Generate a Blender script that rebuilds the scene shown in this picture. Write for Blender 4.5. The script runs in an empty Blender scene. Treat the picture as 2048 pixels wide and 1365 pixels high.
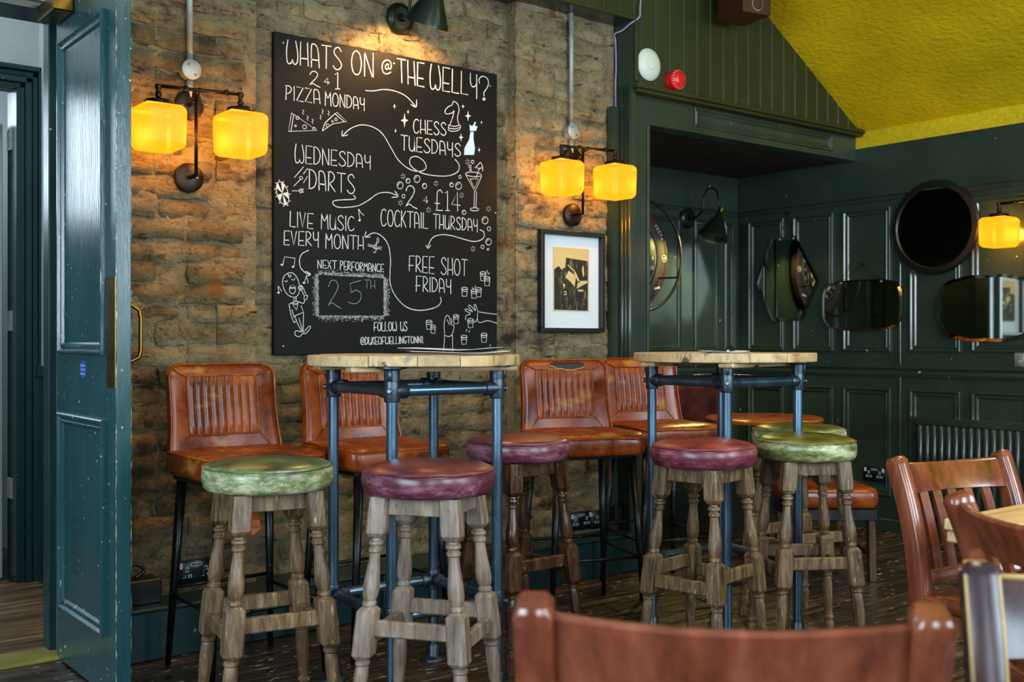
import bpy, bmesh, math, random
from mathutils import Vector, Matrix, noise
PI = math.pi
C = bpy.context.scene.collection
SC = bpy.context.scene
random.seed(7)

# ------------------------------------------------------------------ camera, world, light, exposure
CAM_H = 1.08
YAW = math.atan2(2721.0, 2150.0)
SN, CS = math.sin(YAW), math.cos(YAW)
cd = bpy.data.cameras.new('camera'); cam = bpy.data.objects.new('camera', cd); C.objects.link(cam)
cam.location = (0, 0, CAM_H)
cam.rotation_euler = (PI/2, 0, math.atan2(SN, CS) - PI/2)
cd.sensor_width = 36; cd.lens = 36*2150/2048; cd.clip_start = .05
cd.dof.use_dof = True; cd.dof.focus_distance = 3.6; cd.dof.aperture_fstop = 4.5
SC.camera = cam
w = bpy.data.worlds.new('world'); SC.world = w; w.use_nodes = True
w.node_tree.nodes['Background'].inputs[0].default_value = (.62, .8, 1, 1)
w.node_tree.nodes['Background'].inputs[1].default_value = .5
SC.view_settings.view_transform = 'Standard'; SC.view_settings.look = 'None'
SC.view_settings.exposure = 0.0; SC.view_settings.gamma = 1
SC.view_settings.use_curve_mapping = False

def area(name, loc, rot, sx, sy, power, col, spread=PI):
    l = bpy.data.lights.new(name, 'AREA'); l.shape = 'RECTANGLE'; l.size = sx; l.size_y = sy
    l.energy = power; l.color = col; l.spread = spread
    o = bpy.data.objects.new(name, l); C.objects.link(o); o.location = loc; o.rotation_euler = rot
    return o
DAY = (.72, .88, 1.0)
# daylight at the street windows (behind the photographer) and at the side window
for x, pw in ((-1.1, 135), (1.6, 190), (4.2, 200)):
    area('window_daylight', (x, -2.56, 2.0), (PI/2, 0, 0), 1.3, 2.0, pw, DAY)   # faces +Y
area('window_daylight', (-2.56, 0.9, 1.65), (PI/2, 0, -PI/2), 2.4, 1.4, 190, DAY)       # faces +X
area('lobby_daylight', (.25, 7.12, 2.25), (-PI/2, 0, 0), 1.5, .75, 22, DAY)
area('lobby_fill', (.3, 4.5, 3.15), (0, 0, 0), .5, .5, 36, (.85, .93, 1))  # unseen area light added to brighten the lobby
WARM = (1, .80, .55)
for x, y in ((1.6, .9), (4.0, 1.2)):      # added warm fill from overhead, out of view
    area('overhead_fill', (x, y, 3.05), (0, 0, 0), .5, .5, 24, WARM)
def point(name, loc, power, col, r=.03):
    l = bpy.data.lights.new(name, 'POINT'); l.energy = power; l.color = col; l.shadow_soft_size = r
    o = bpy.data.objects.new(name, l); C.objects.link(o); o.location = loc; return o

# ------------------------------------------------------------------ materials
def lin(h):
    h = h.lstrip('#'); v = [int(h[i:i+2], 16)/255 for i in (0, 2, 4)]
    return tuple(((c/12.92) if c <= .04045 else ((c+.055)/1.055)**2.4) for c in v) + (1,)
def mat(name, cols, scale=6, rough=(.5, .6), metal=0, bump=0, bscale=40, stretch=(1, 1, 1), detail=6, crackle=0, ck=(1, 1, 1),
        coat=0, rand=0, coords='Object', nrough=.6, spots=None, bdist=.01, pos=None, spec=.5, rand_off=True, streak=None):
    m = bpy.data.materials.new(name); m.use_nodes = True; nt = m.node_tree; N = nt.nodes; L = nt.links
    b = N['Principled BSDF']
    tc = N.new('ShaderNodeTexCoord'); mp = N.new('ShaderNodeMapping'); mp.inputs['Scale'].default_value = stretch
    geo = N.new('ShaderNodeNewGeometry')
    src = tc.outputs[coords] if coords != 'World' else geo.outputs['Position']
    oi = N.new('ShaderNodeObjectInfo')
    if rand_off and coords == 'Object':
        ad = N.new('ShaderNodeVectorMath'); ad.operation = 'MULTIPLY_ADD'
        cb = N.new('ShaderNodeCombineXYZ'); L.new(oi.outputs['Random'], cb.inputs[0]); L.new(oi.outputs['Random'], cb.inputs[1]); L.new(oi.outputs['Random'], cb.inputs[2])
        L.new(cb.outputs[0], ad.inputs[0]); ad.inputs[1].default_value = (17, 23, 31); L.new(src, ad.inputs[2])
        src = ad.outputs[0]
    L.new(src, mp.inputs[0])
    n = N.new('ShaderNodeTexNoise'); n.inputs['Scale'].default_value = scale; n.inputs['Detail'].default_value = detail; n.inputs['Roughness'].default_value = nrough
    L.new(mp.outputs[0], n.inputs[0])
    cr = N.new('ShaderNodeValToRGB'); e = cr.color_ramp.elements
    cs = [lin(c) if isinstance(c, str) else c for c in cols]
    k = len(cs)
    p = pos or [(.3 + .4*i/(k-1)) if k > 1 else .5 for i in range(k)]
    e[0].color = cs[0]; e[0].position = p[0]
    if k > 1: e[1].color = cs[-1]; e[1].position = p[-1]
    else: e[1].color = cs[0]
    for i in range(1, k-1): q = e.new(p[i]); q.color = cs[i]
    L.new(n.outputs[0], cr.inputs[0]); col = cr.outputs[0]
    if rand:
        hs = N.new('ShaderNodeHueSaturation'); mr = N.new('ShaderNodeMapRange')
        mr.inputs[3].default_value = 1-rand; mr.inputs[4].default_value = 1+rand
        L.new(oi.outputs['Random'], mr.inputs[0]); L.new(mr.outputs[0], hs.inputs['Value']); L.new(col, hs.inputs['Color']); col = hs.outputs[0]
    for sp in (spots or []):       # (scale, threshold, colour, stretch)
        n2 = N.new('ShaderNodeTexNoise'); n2.inputs['Scale'].default_value = sp[0]; n2.inputs['Detail'].default_value = 4
        if len(sp) > 3:
            m2 = N.new('ShaderNodeMapping'); m2.inputs['Scale'].default_value = sp[3]; m2.inputs['Location'].default_value = (3, 5, 7)
            L.new(src, m2.inputs[0]); L.new(m2.outputs[0], n2.inputs[0])
        else: L.new(src, n2.inputs[0])
        r2 = N.new('ShaderNodeValToRGB'); r2.color_ramp.elements[0].position = sp[1]; r2.color_ramp.elements[1].position = sp[1] + (sp[4] if len(sp) > 4 else .03)
        mx = N.new('ShaderNodeMix'); mx.data_type = 'RGBA'
        L.new(n2.outputs[0], r2.inputs[0]); L.new(r2.outputs[0], mx.inputs[0]); L.new(col, mx.inputs[6])
        mx.inputs[7].default_value = lin(sp[2]); col = mx.outputs[2]
    if crackle:
        dn = N.new('ShaderNodeTexNoise'); dn.inputs['Scale'].default_value = crackle*.35; dn.inputs['Detail'].default_value = 4; L.new(src, dn.inputs[0])
        dm = N.new('ShaderNodeVectorMath'); dm.operation = 'MULTIPLY_ADD'; L.new(dn.outputs[1], dm.inputs[0]); k_ = 3.2/crackle; dm.inputs[1].default_value = (k_, k_, k_)
        mk = N.new('ShaderNodeVectorMath'); mk.operation = 'MULTIPLY'; mk.inputs[1].default_value = ck; L.new(src, mk.inputs[0]); L.new(mk.outputs[0], dm.inputs[2])
        vo = N.new('ShaderNodeTexVoronoi'); vo.feature = 'DISTANCE_TO_EDGE'; vo.inputs['Scale'].default_value = crackle; L.new(dm.outputs[0], vo.inputs[0])
        vr = N.new('ShaderNodeMapRange'); vr.inputs[1].default_value = 0; vr.inputs[2].default_value = .055; L.new(vo.outputs[0], vr.inputs[0])
        cm_ = N.new('ShaderNodeMix'); cm_.data_type = 'RGBA'; cm_.blend_type = 'MULTIPLY'; cm_.inputs[0].default_value = .25
        L.new(col, cm_.inputs[6]); L.new(vr.outputs[0], cm_.inputs[7]); col = cm_.outputs[2]
    L.new(col, b.inputs['Base Color'])
    rr = N.new('ShaderNodeMapRange'); rr.inputs[1].default_value = .3; rr.inputs[2].default_value = .7
    rr.inputs[3].default_value = rough[0]; rr.inputs[4].default_value = rough[1]
    L.new(n.outputs[0], rr.inputs[0]); L.new(rr.outputs[0], b.inputs['Roughness'])
    b.inputs['Metallic'].default_value = metal; b.inputs['Coat Weight'].default_value = coat; b.inputs['Coat Roughness'].default_value = .12
    b.inputs['Specular IOR Level'].default_value = spec
    if bump:
        n3 = N.new('ShaderNodeTexNoise'); n3.inputs['Scale'].default_value = bscale; n3.inputs['Detail'].default_value = 6
        L.new(mp.outputs[0], n3.inputs[0])
        bm_ = N.new('ShaderNodeBump'); bm_.inputs['Strength'].default_value = bump; bm_.inputs['Distance'].default_value = bdist
        if crackle:
            ms = N.new('ShaderNodeMath'); ms.operation = 'MULTIPLY_ADD'; ms.inputs[1].default_value = .35; L.new(vr.outputs[0], ms.inputs[0]); L.new(n3.outputs[0], ms.inputs[2])
            L.new(ms.outputs[0], bm_.inputs['Height'])
        else: L.new(n3.outputs[0], bm_.inputs['Height']); L.new(bm_.outputs[0], b.inputs['Normal'])
    return m
def flat(name, c, rough=.5, metal=0, emit=0, coat=0):
    m = bpy.data.materials.new(name); m.use_nodes = True; b = m.node_tree.nodes['Principled BSDF']
    col = lin(c) if isinstance(c, str) else c
    b.inputs['Base Color'].default_value = col; b.inputs['Roughness'].default_value = rough; b.inputs['Metallic'].default_value = metal
    b.inputs['Coat Weight'].default_value = coat
    if emit: b.inputs['Emission Color'].default_value = col; b.inputs['Emission Strength'].default_value = emit
    return m
def brick_mat(name, cols, rand=.32):
    # old stock brick with soot, lime wash and ochre stains that run on from brick to brick
    m = mat(name, cols, scale=9, rough=(.75, .95), bump=1.0, bscale=26, rand=rand, nrough=.7, bdist=.018, detail=9)
    nt = m.node_tree; N = nt.nodes; L = nt.links; b = N['Principled BSDF']
    old = b.inputs['Base Color'].links[0].from_socket
    geo = N.new('ShaderNodeNewGeometry')
    def layer(col, scale, lo, hi, c, off, st=(1, 1, 1)):
        mp = N.new('ShaderNodeMapping'); mp.inputs['Location'].default_value = (off, off*2, off); mp.inputs['Scale'].default_value = st
        L.new(geo.outputs['Position'], mp.inputs[0])
        n = N.new('ShaderNodeTexNoise'); n.inputs['Scale'].default_value = scale; n.inputs['Detail'].default_value = 8; n.inputs['Roughness'].default_value = .65
        L.new(mp.outputs[0], n.inputs[0])
        r = N.new('ShaderNodeMapRange'); r.inputs[1].default_value = lo; r.inputs[2].default_value = hi; L.new(n.outputs[0], r.inputs[0])
        mx = N.new('ShaderNodeMix'); mx.data_type = 'RGBA'; L.new(r.outputs[0], mx.inputs[0]); L.new(col, mx.inputs[6]); mx.inputs[7].default_value = lin(c)
        return mx.outputs[2]
    col = layer(old, 2.2, .50, .66, '#c6b487', 3)         # lime wash
    col = layer(col, 1.5, .56, .74, '#a2977e', 51)        # grey render left on the face
    col = layer(col, 5.0, .59, .68, '#a0702f', 11)        # ochre
    col = layer(col, 3.0, .57, .68, '#4b4034', 23, (1, 1, 1.6))   # soot
    col = layer(col, 16, .60, .68, '#2a221a', 37, (.6, 1, 2))    # dark pits
    # fine wandering cracks
    dn = N.new('ShaderNodeTexNoise'); dn.inputs['Scale'].default_value = 9; dn.inputs['Detail'].default_value = 6; L.new(geo.outputs['Position'], dn.inputs[0])
    dm = N.new('ShaderNodeVectorMath'); dm.operation = 'MULTIPLY_ADD'; L.new(dn.outputs[1], dm.inputs[0]); dm.inputs[1].default_value = (.35, .35, .35)
    ms = N.new('ShaderNodeVectorMath'); ms.operation = 'MULTIPLY'; ms.inputs[1].default_value = (.7, 1, 1.7); L.new(geo.outputs['Position'], ms.inputs[0]); L.new(ms.outputs[0], dm.inputs[2])
    vo = N.new('ShaderNodeTexVoronoi'); vo.feature = 'DISTANCE_TO_EDGE'; vo.inputs['Scale'].default_value = 11; L.new(dm.outputs[0], vo.inputs[0])
    vr = N.new('ShaderNodeMapRange'); vr.inputs[1].default_value = 0; vr.inputs[2].default_value = .022; L.new(vo.outputs[0], vr.inputs[0])
    gate = N.new('ShaderNodeTexNoise'); gate.inputs['Scale'].default_value = 4; L.new(geo.outputs['Position'], gate.inputs[0])
    gr = N.new('ShaderNodeMapRange'); gr.inputs[1].default_value = .54; gr.inputs[2].default_value = .68; L.new(gate.outputs[0], gr.inputs[0])
    cmx = N.new('ShaderNodeMath'); cmx.operation = 'SUBTRACT'; cmx.inputs[0].default_value = 1; L.new(vr.outputs[0], cmx.inputs[1])
    ck = N.new('ShaderNodeMath'); ck.operation = 'MULTIPLY'; L.new(cmx.outputs[0], ck.inputs[0]); L.new(gr.outputs[0], ck.inputs[1])
    mx = N.new('ShaderNodeMix'); mx.data_type = 'RGBA'; L.new(ck.outputs[0], mx.inputs[0]); L.new(col, mx.inputs[6]); mx.inputs[7].default_value = lin('#3b3022')
    stained = mx.outputs[2]
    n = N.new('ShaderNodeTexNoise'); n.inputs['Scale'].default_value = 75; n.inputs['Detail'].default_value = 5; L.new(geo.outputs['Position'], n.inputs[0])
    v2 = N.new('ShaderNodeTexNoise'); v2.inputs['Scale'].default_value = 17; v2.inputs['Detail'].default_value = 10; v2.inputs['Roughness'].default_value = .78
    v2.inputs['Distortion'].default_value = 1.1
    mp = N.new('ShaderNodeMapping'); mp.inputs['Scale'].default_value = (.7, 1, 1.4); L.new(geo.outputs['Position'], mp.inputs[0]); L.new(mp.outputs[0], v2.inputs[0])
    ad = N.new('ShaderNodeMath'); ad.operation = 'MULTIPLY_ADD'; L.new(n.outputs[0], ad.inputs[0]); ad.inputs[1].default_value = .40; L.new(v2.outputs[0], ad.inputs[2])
    # hollows of the relief darkened: crevice shade put into the brick colour
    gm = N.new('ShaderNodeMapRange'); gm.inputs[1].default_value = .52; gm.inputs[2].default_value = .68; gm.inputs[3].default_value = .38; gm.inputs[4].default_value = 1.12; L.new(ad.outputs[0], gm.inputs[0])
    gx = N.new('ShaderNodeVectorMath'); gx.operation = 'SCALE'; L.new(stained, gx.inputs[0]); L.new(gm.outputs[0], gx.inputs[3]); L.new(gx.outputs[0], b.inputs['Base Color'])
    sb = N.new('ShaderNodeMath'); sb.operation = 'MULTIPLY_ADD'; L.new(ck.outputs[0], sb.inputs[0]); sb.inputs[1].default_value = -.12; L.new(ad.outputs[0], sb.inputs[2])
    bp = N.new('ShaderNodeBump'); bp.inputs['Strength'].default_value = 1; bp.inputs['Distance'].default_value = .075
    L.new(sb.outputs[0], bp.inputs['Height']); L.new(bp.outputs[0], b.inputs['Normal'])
    return m

M = {}
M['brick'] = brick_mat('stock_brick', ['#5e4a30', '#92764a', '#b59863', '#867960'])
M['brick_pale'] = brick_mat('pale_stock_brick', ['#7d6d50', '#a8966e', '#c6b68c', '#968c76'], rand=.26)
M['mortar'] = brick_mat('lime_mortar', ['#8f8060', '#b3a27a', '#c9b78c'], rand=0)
M['green'] = mat('dark_green_gloss_paint', ['#222f27', '#2c3a31'], scale=3, rough=(.14, .24), bump=.12, bscale=30, coords='World', bdist=.004, spots=[(26, .735, '#9aa794')])
M['green_warm'] = mat('dark_green_satin_paint', ['#22290e', '#2c3214'], scale=2.5, spec=.3, rough=(.42, .55), bump=.1, bscale=30, coords='World', bdist=.003)
M['green_black'] = mat('blackish_green_paint', ['#0c120f', '#121a15'], scale=3, rough=(.3, .5), coords='World')
M['teal'] = mat('teal_gloss_paint', ['#123a40', '#1d484d'], scale=2.5, rough=(.16, .26), bump=.35, bscale=22, stretch=(5, 5, .5), bdist=.004, rand_off=False,
                spots=[(38, .70, '#b4bfb8'), (70, .71, '#9fb0aa')])
M['teal_dark'] = mat('dark_teal_paint', ['#0b2a2d', '#0f3336'], scale=3, rough=(.25, .4), coords='World', spots=[(24, .73, '#8c9b96')])
M['yellow'] = mat('yellow_anaglypta_paint', ['#b69f00', '#cdb600'], scale=3, rough=(.5, .6), bump=.8, bscale=30, stretch=(1, 1, 2.5), coords='World', bdist=.01)
M['white'] = mat('off_white_wall_paint', ['#8f9a98', '#a3adab'], scale=2, rough=(.6, .7), coords='World')
M['ceil_dark'] = mat('near_black_ceiling_paint', ['#0a0d0b', '#101411'], scale=2, rough=(.6, .8), coords='World')
M['floor'] = mat('dark_worn_floorboards', ['#1a130d', '#33261a', '#54483a'], scale=5, rough=(.22, .5), bump=.4, bscale=18, stretch=(.6, 6, 6), rand=.35, bdist=.004,
                 spots=[(26, .64, '#8d8474', (.8, 1.4, 1))])
M['lobby_floor'] = mat('lobby_floorboards', ['#3a2a18', '#5a4328', '#7a6240'], scale=4, rough=(.25, .45), bump=.3, bscale=16, stretch=(.6, 8, 8), rand=.35, bdist=.004)
M['oak'] = mat('weathered_oak', ['#2e2013', '#5f4830', '#8a7250'], scale=16, rough=(.3, .5), bump=.6, bscale=60, stretch=(3, 3, .35), rand=.18, bdist=.003, nrough=.75,
               spots=[(70, .63, '#a8967a', (2, 2, .35), .1)])
M['oak_dark'] = mat('dark_oak', ['#1c0f07', '#3a2313', '#583a22'], scale=13, rough=(.18, .34), bump=.4, bscale=40, stretch=(3, 3, .6), rand=.15, bdist=.003,
                    spots=[(60, .68, '#8a7458', (2, 2, .5), .05)])
M['oak_grey'] = mat('bleached_oak', ['#4a3c31', '#7c6a5b', '#a39283'], scale=14, rough=(.35, .5), bump=.5, bscale=60, stretch=(3, 3, .35), rand=.12, bdist=.003, nrough=.75,
                    spots=[(60, .64, '#4b382a', (2, 2, .4), .1)])
M['table'] = mat('raw_table_planks', ['#8b7148', '#b3966a', '#c9ad7e', '#8f8370'], scale=5, rough=(.4, .55), bump=.25, bscale=40, stretch=(1.2, 8, 3), rand=.12, bdist=.003,
                 spots=[(7, .68, '#4a3826', (1, 3, 2))])
M['pipe'] = mat('blued_steel_tube', ['#455c6e', '#66839a'], scale=9, rough=(.2, .32), metal=.85, stretch=(1, 1, .4), coords='Object')
M['casting'] = mat('cast_iron_fitting', ['#343e46', '#4d5a64'], scale=30, rough=(.3, .42), metal=.8, bump=.2, bscale=140, bdist=.002)
M['black_metal'] = mat('black_leg_metal', ['#0b0c0e', '#14161a'], scale=20, rough=(.22, .4), metal=.3, spots=[(60, .70, '#7d756a')])
M['bronze'] = mat('dark_bronze', ['#1a130d', '#2a1e14'], scale=10, rough=(.3, .45), metal=.7)
M['lamp_green'] = flat('dark_lamp_metal', '#1e2a24', .3, .6)
M['brass'] = mat('polished_brass', ['#5f4c1e', '#80672c'], scale=10, rough=(.25, .4), metal=1)
M['galv'] = mat('galvanised_conduit', ['#7f8889', '#a0a89f'], scale=30, rough=(.45, .6), metal=.5)
M['mirror'] = flat('mirror_glass', '#aab3ad', .03, 1)
M['mirror_edge'] = flat('bevelled_mirror_edge', '#d5ded8', .05, 1)
M['black'] = flat('black_plastic', '#0c0d0f', .35)
M['charcoal'] = flat('charcoal_rubber', '#1c1e20', .6)
M['chalkboard'] = mat('smeared_blackboard', ['#030404', '#060707', '#0e1112'], scale=3.5, spec=.16, rough=(.5, .65), coords='Object', rand_off=False, stretch=(1, 1, 1.8), nrough=.7)
M['chalk'] = flat('white_chalk', '#c2c9ca', .9)
M['chalk_faint'] = flat('rubbed_chalk', '#6f7f7e', .9)
M['chalk_blue'] = flat('pale_blue_chalk', '#a9cfdf', .9)
M['paper'] = mat('menu_paper', ['#c9cdd2', '#dfe2e6'], scale=4, rough=(.5, .6))
M['paper_card'] = mat('menu_card', ['#a8957c', '#c8b89e'], scale=8, rough=(.5, .6))
M['paper_print'] = mat('menu_printed_strip', ['#6a4a58', '#46506a'], scale=20, rough=(.5, .6))
M['mount'] = flat('white_picture_mount', '#c9d3da', .6)
M['print'] = mat('cream_print_paper', ['#b5a169', '#cbb981'], scale=6, rough=(.7, .8))
M['ink'] = mat('etching_ink', ['#0d0e0a', '#14150f', '#8a7f55'], scale=42, rough=(.7, .8), stretch=(1.4, 1, .35), pos=[.3, .54, .66], nrough=.85)
M['socket'] = flat('black_nickel_socket', '#0f1e24', .25, .3)
M['socket_w'] = flat('white_socket_insert', '#c3cbcd', .4)
M['red'] = flat('red_sounder_plastic', '#c41018', .3)
M['white_pl'] = flat('white_plastic', '#c9cfc4', .45)
M['blue_st'] = flat('blue_sticker', '#1a52c4', .4)
M['cable'] = flat('grey_cable', '#8583a6', .5)
M['speaker'] = mat('walnut_veneer', ['#2a120a', '#43200f'], scale=6, rough=(.3, .4), stretch=(1, 1, .3))
M['redwood'] = mat('red_brown_chair_varnish', ['#431f10', '#713722', '#8b4d34'], scale=5, rough=(.16, .26), bump=.08, bscale=30, stretch=(4, 4, .6), rand=.1, bdist=.003, coat=.4)
M['worn_wood'] = mat('scuffed_plum_chair_varnish', ['#1c1216', '#352028', '#4a2d2a'], scale=7, rough=(.22, .4), stretch=(3, 3, .7), spots=[(12, .64, '#a5803e', (1, 1, .6))])
M['worn_edge'] = mat('bare_worn_edge', ['#8f7036', '#b8965a'], scale=12, rough=(.4, .5))
M['tan'] = mat('cracked_tan_leather', ['#3f1503', '#7d3406', '#a9520e'], scale=6, spec=.38, rough=(.2, .36), bump=.55, bscale=26, nrough=.75, bdist=.006, crackle=48, ck=(1, 1, 1.6),
               spots=[(6, .60, '#a5732f', (1, 1, 2.2), .12), (8, .64, '#260d06', (1, 2, 1), .1)])
M['tan_dark'] = mat('dark_oxblood_leather', ['#1d0907', '#3a140c', '#501d10'], scale=5, rough=(.3, .45), bump=.3, bscale=22, bdist=.005)
M['seam'] = flat('dark_leather_piping', '#3a1a0c', .4)
def hide(name, top, mid, pale, dark):
    # two-tone worn hide: the crown keeps its dye, the band is rubbed paler
    m = mat(name, [dark, mid, pale], scale=5, rough=(.24, .4), bump=.5, bscale=55, stretch=(1, 1, 3.2), nrough=.8, bdist=.004, detail=10, pos=[.38, .5, .6], crackle=90, ck=(1, 1, .8))
    nt = m.node_tree; N = nt.nodes; L = nt.links; b = N['Principled BSDF']; old = b.inputs['Base Color'].links[0].from_socket
    tc = N.new('ShaderNodeTexCoord'); sp = N.new('ShaderNodeSeparateXYZ'); L.new(tc.outputs['Object'], sp.inputs[0])
    mr = N.new('ShaderNodeMapRange'); mr.inputs[1].default_value = .735; mr.inputs[2].default_value = .752; L.new(sp.outputs[2], mr.inputs[0])
    n = N.new('ShaderNodeTexNoise'); n.inputs['Scale'].default_value = 7; n.inputs['Detail'].default_value = 7; L.new(tc.outputs['Object'], n.inputs[0])
    cr = N.new('ShaderNodeValToRGB'); cr.color_ramp.elements[0].color = lin(top[0]); cr.color_ramp.elements[1].color = lin(top[1])
    cr.color_ramp.elements[0].position = .38; cr.color_ramp.elements[1].position = .64; L.new(n.outputs[0], cr.inputs[0])
    mx = N.new('ShaderNodeMix'); mx.data_type = 'RGBA'; L.new(mr.outputs[0], mx.inputs[0]); L.new(old, mx.inputs[6]); L.new(cr.outputs[0], mx.inputs[7])
    L.new(mx.outputs[2], b.inputs['Base Color'])
    return m
M['hide_green'] = hide('worn_green_hide', ('#1a2418', '#56663a'), '#6f784c', '#bcbd98', '#28352a')
M['hide_olive'] = hide('worn_olive_hide', ('#2b2d0d', '#6e6820'), '#787d4c', '#bfc29a', '#232c1e')
M['hide_plum'] = hide('worn_plum_hide', ('#35131a', '#7d3b30'), '#5f2a3a', '#8f6070', '#36141f')
M['hide_red'] = hide('worn_wine_hide', ('#5e1f1f', '#9a463a'), '#692c3a', '#965f6c', '#3c141e')
def glow(name, c, s, base):
    m = flat(name, base, .15, 0); b = m.node_tree.nodes['Principled BSDF']
    b.inputs['Emission Color'].default_value = (*c, 1); b.inputs['Emission Strength'].default_value = s; b.inputs['Roughness'].default_value = .45; b.inputs['Specular IOR Level'].default_value = .25; return m
M['amber'] = glow('lit_amber_opal_glass', (1.0, .36, .008), 1.7, '#3a2604')
_n = M['amber'].node_tree; _o = _n.nodes['Material Output']; _t = _n.nodes.new('ShaderNodeBsdfTransparent'); _t.inputs[0].default_value = (1, .62, .16, 1)
_m = _n.nodes.new('ShaderNodeMixShader'); _m.inputs[0].default_value = .30
_n.links.new(_n.nodes['Principled BSDF'].outputs[0], _m.inputs[1]); _n.links.new(_t.outputs[0], _m.inputs[2]); _n.links.new(_m.outputs[0], _o.inputs[0])
M['bulb'] = glow('warm_bulb', (1, .55, .2), 12, '#ffffff')
M['sky_pane'] = glow('bright_window_pane', (.75, .88, 1), 3.0, '#ffffff')

# ------------------------------------------------------------------ helpers
def link(name, me, mt, parent=None, smooth=False, loc=None, rot=None):
    o = bpy.data.objects.new(name, me); C.objects.link(o)
    if mt is not None and len(me.materials) == 0:
        for q in (mt if isinstance(mt, (list, tuple)) else [mt]): me.materials.append(q)
    if parent is not None: o.parent = parent
    if smooth: me.polygons.foreach_set('use_smooth', [True]*len(me.polygons))
    if loc is not None: o.location = loc
    if rot is not None: o.rotation_euler = rot
    return o
class G:
    """collects shapes for ONE mesh"""
    def __init__(s): s.v = []; s.f = []; s.m = []
    def add(s, vs, fs, mi=0):
        n = len(s.v); s.v += [tuple(v) for v in vs]; s.f += [tuple(i+n for i in f) for f in fs]; s.m += [mi]*len(fs)
    def box(s, a, b, bev=0, mt=None, mi=0):
        x0, y0, z0 = [min(a[i], b[i]) for i in range(3)]; x1, y1, z1 = [max(a[i], b[i]) for i in range(3)]
        if not bev:
            vs = [(x0,y0,z0),(x1,y0,z0),(x1,y1,z0),(x0,y1,z0),(x0,y0,z1),(x1,y0,z1),(x1,y1,z1),(x0,y1,z1)]
            fs = [(0,3,2,1),(4,5,6,7),(0,1,5,4),(1,2,6,5),(2,3,7,6),(3,0,4,7)]
        else:
            bm = bmesh.new(); bmesh.ops.create_cube(bm, size=1)
            for v in bm.verts: v.co = Vector(((x0+x1)/2+v.co.x*(x1-x0), (y0+y1)/2+v.co.y*(y1-y0), (z0+z1)/2+v.co.z*(z1-z0)))
            bmesh.ops.bevel(bm, geom=bm.edges[:], offset=min(bev, .45*min(x1-x0, y1-y0, z1-z0)), segments=1, affect='EDGES', profile=.5)
            bm.verts.index_update(); vs = [tuple(v.co) for v in bm.verts]; fs = [tuple(v.index for v in f.verts) for f in bm.faces]; bm.free()
        if mt is not None: vs = [tuple(mt @ Vector(v)) for v in vs]
        s.add(vs, fs, mi); return s
    def bar(s, p, q, wx, wy, up=(0, 0, 1), bev=0, mi=0):
        """rectangular bar from p to q"""
        p, q = Vector(p), Vector(q); d = q-p; L = d.length; z = d.normalized(); u = Vector(up)
        if abs(z.dot(u)) > .98: u = Vector((0, 1, 0))
        x = u.cross(z).normalized(); y = z.cross(x)
        mt = Matrix(((x.x, y.x, z.x, p.x), (x.y, y.y, z.y, p.y), (x.z, y.z, z.z, p.z), (0, 0, 0, 1)))
        return s.box((-wx/2, -wy/2, 0), (wx/2, wy/2, L), bev, mt, mi)
    def tube(s, pts, r, n=12, cap=True, mi=0):
        pts = [Vector(p) for p in pts]; k = len(pts); rr = r if isinstance(r, (list, tuple)) else [r]*k
        t0 = (pts[1]-pts[0]).normalized(); u = Vector((0, 0, 1)) if abs(t0.z) < .9 else Vector((1, 0, 0))
        x = u.cross(t0).normalized(); vs = []; fs = []
        for i in range(k):
            t = (pts[min(i+1, k-1)]-pts[max(i-1, 0)]).normalized()
            x = (x - t*x.dot(t)).normalized(); y = t.cross(x)
            for j in range(n):
                a = 2*PI*j/n; vs.append(pts[i]+(x*math.cos(a)+y*math.sin(a))*rr[i])
        for i in range(k-1):
            for j in range(n): fs.append((i*n+j, i*n+(j+1) % n, (i+1)*n+(j+1) % n, (i+1)*n+j))
        if cap: fs.append(tuple(range(n))[::-1]); fs.append(tuple(range((k-1)*n, k*n)))
        s.add(vs, fs, mi); return s
    def lathe(s, prof, n=32, o=(0, 0, 0), axis='z', mi=0, cap=True):
        """prof: (r, h) pairs along the axis"""
        vs = []; fs = []; k = len(prof); o = Vector(o)
        for r, h in prof:
            for j in range(n):
                a = 2*PI*j/n; p = Vector((r*math.cos(a), r*math.sin(a), h))
                if axis == 'y': p = Vector((p.x, -p.z, p.y))       # axis along -Y
                if axis == 'x': p = Vector((-p.z, p.x, p.y))       # axis along -X
                vs.append(o+p)
        for i in range(k-1):
            for j in range(n): fs.append((i*n+j, i*n+(j+1) % n, (i+1)*n+(j+1) % n, (i+1)*n+j))
        if cap: fs.append(tuple(range(n))[::-1]); fs.append(tuple(range((k-1)*n, k*n)))
        s.add(vs, fs, mi); return s
    def prism(s, poly, y0, y1, mi=0):
        """polygon in XZ extruded along Y"""
        n = len(poly); vs = [(x, y0, z) for x, z in poly]+[(x, y1, z) for x, z in poly]
        fs = [tuple(range(n)), tuple(range(n, 2*n))[::-1]]+[(i, (i+n), (i+1) % n+n, (i+1) % n) for i in range(n)]
        s.add(vs, fs, mi); return s
    def mesh(s, name='m'):
        me = bpy.data.meshes.new(name); me.from_pydata(s.v, [], s.f); me.update()
        if any(s.m): me.polygons.foreach_set('material_index', s.m)
        bm = bmesh.new(); bm.from_mesh(me); bmesh.ops.recalc_face_normals(bm, faces=bm.faces[:]); bm.to_mesh(me); bm.free()
        return me
    def obj(s, name, mt, parent=None, smooth=False, loc=None, rot=None):
        return link(name, s.mesh(name), mt, parent, smooth, loc, rot)
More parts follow.
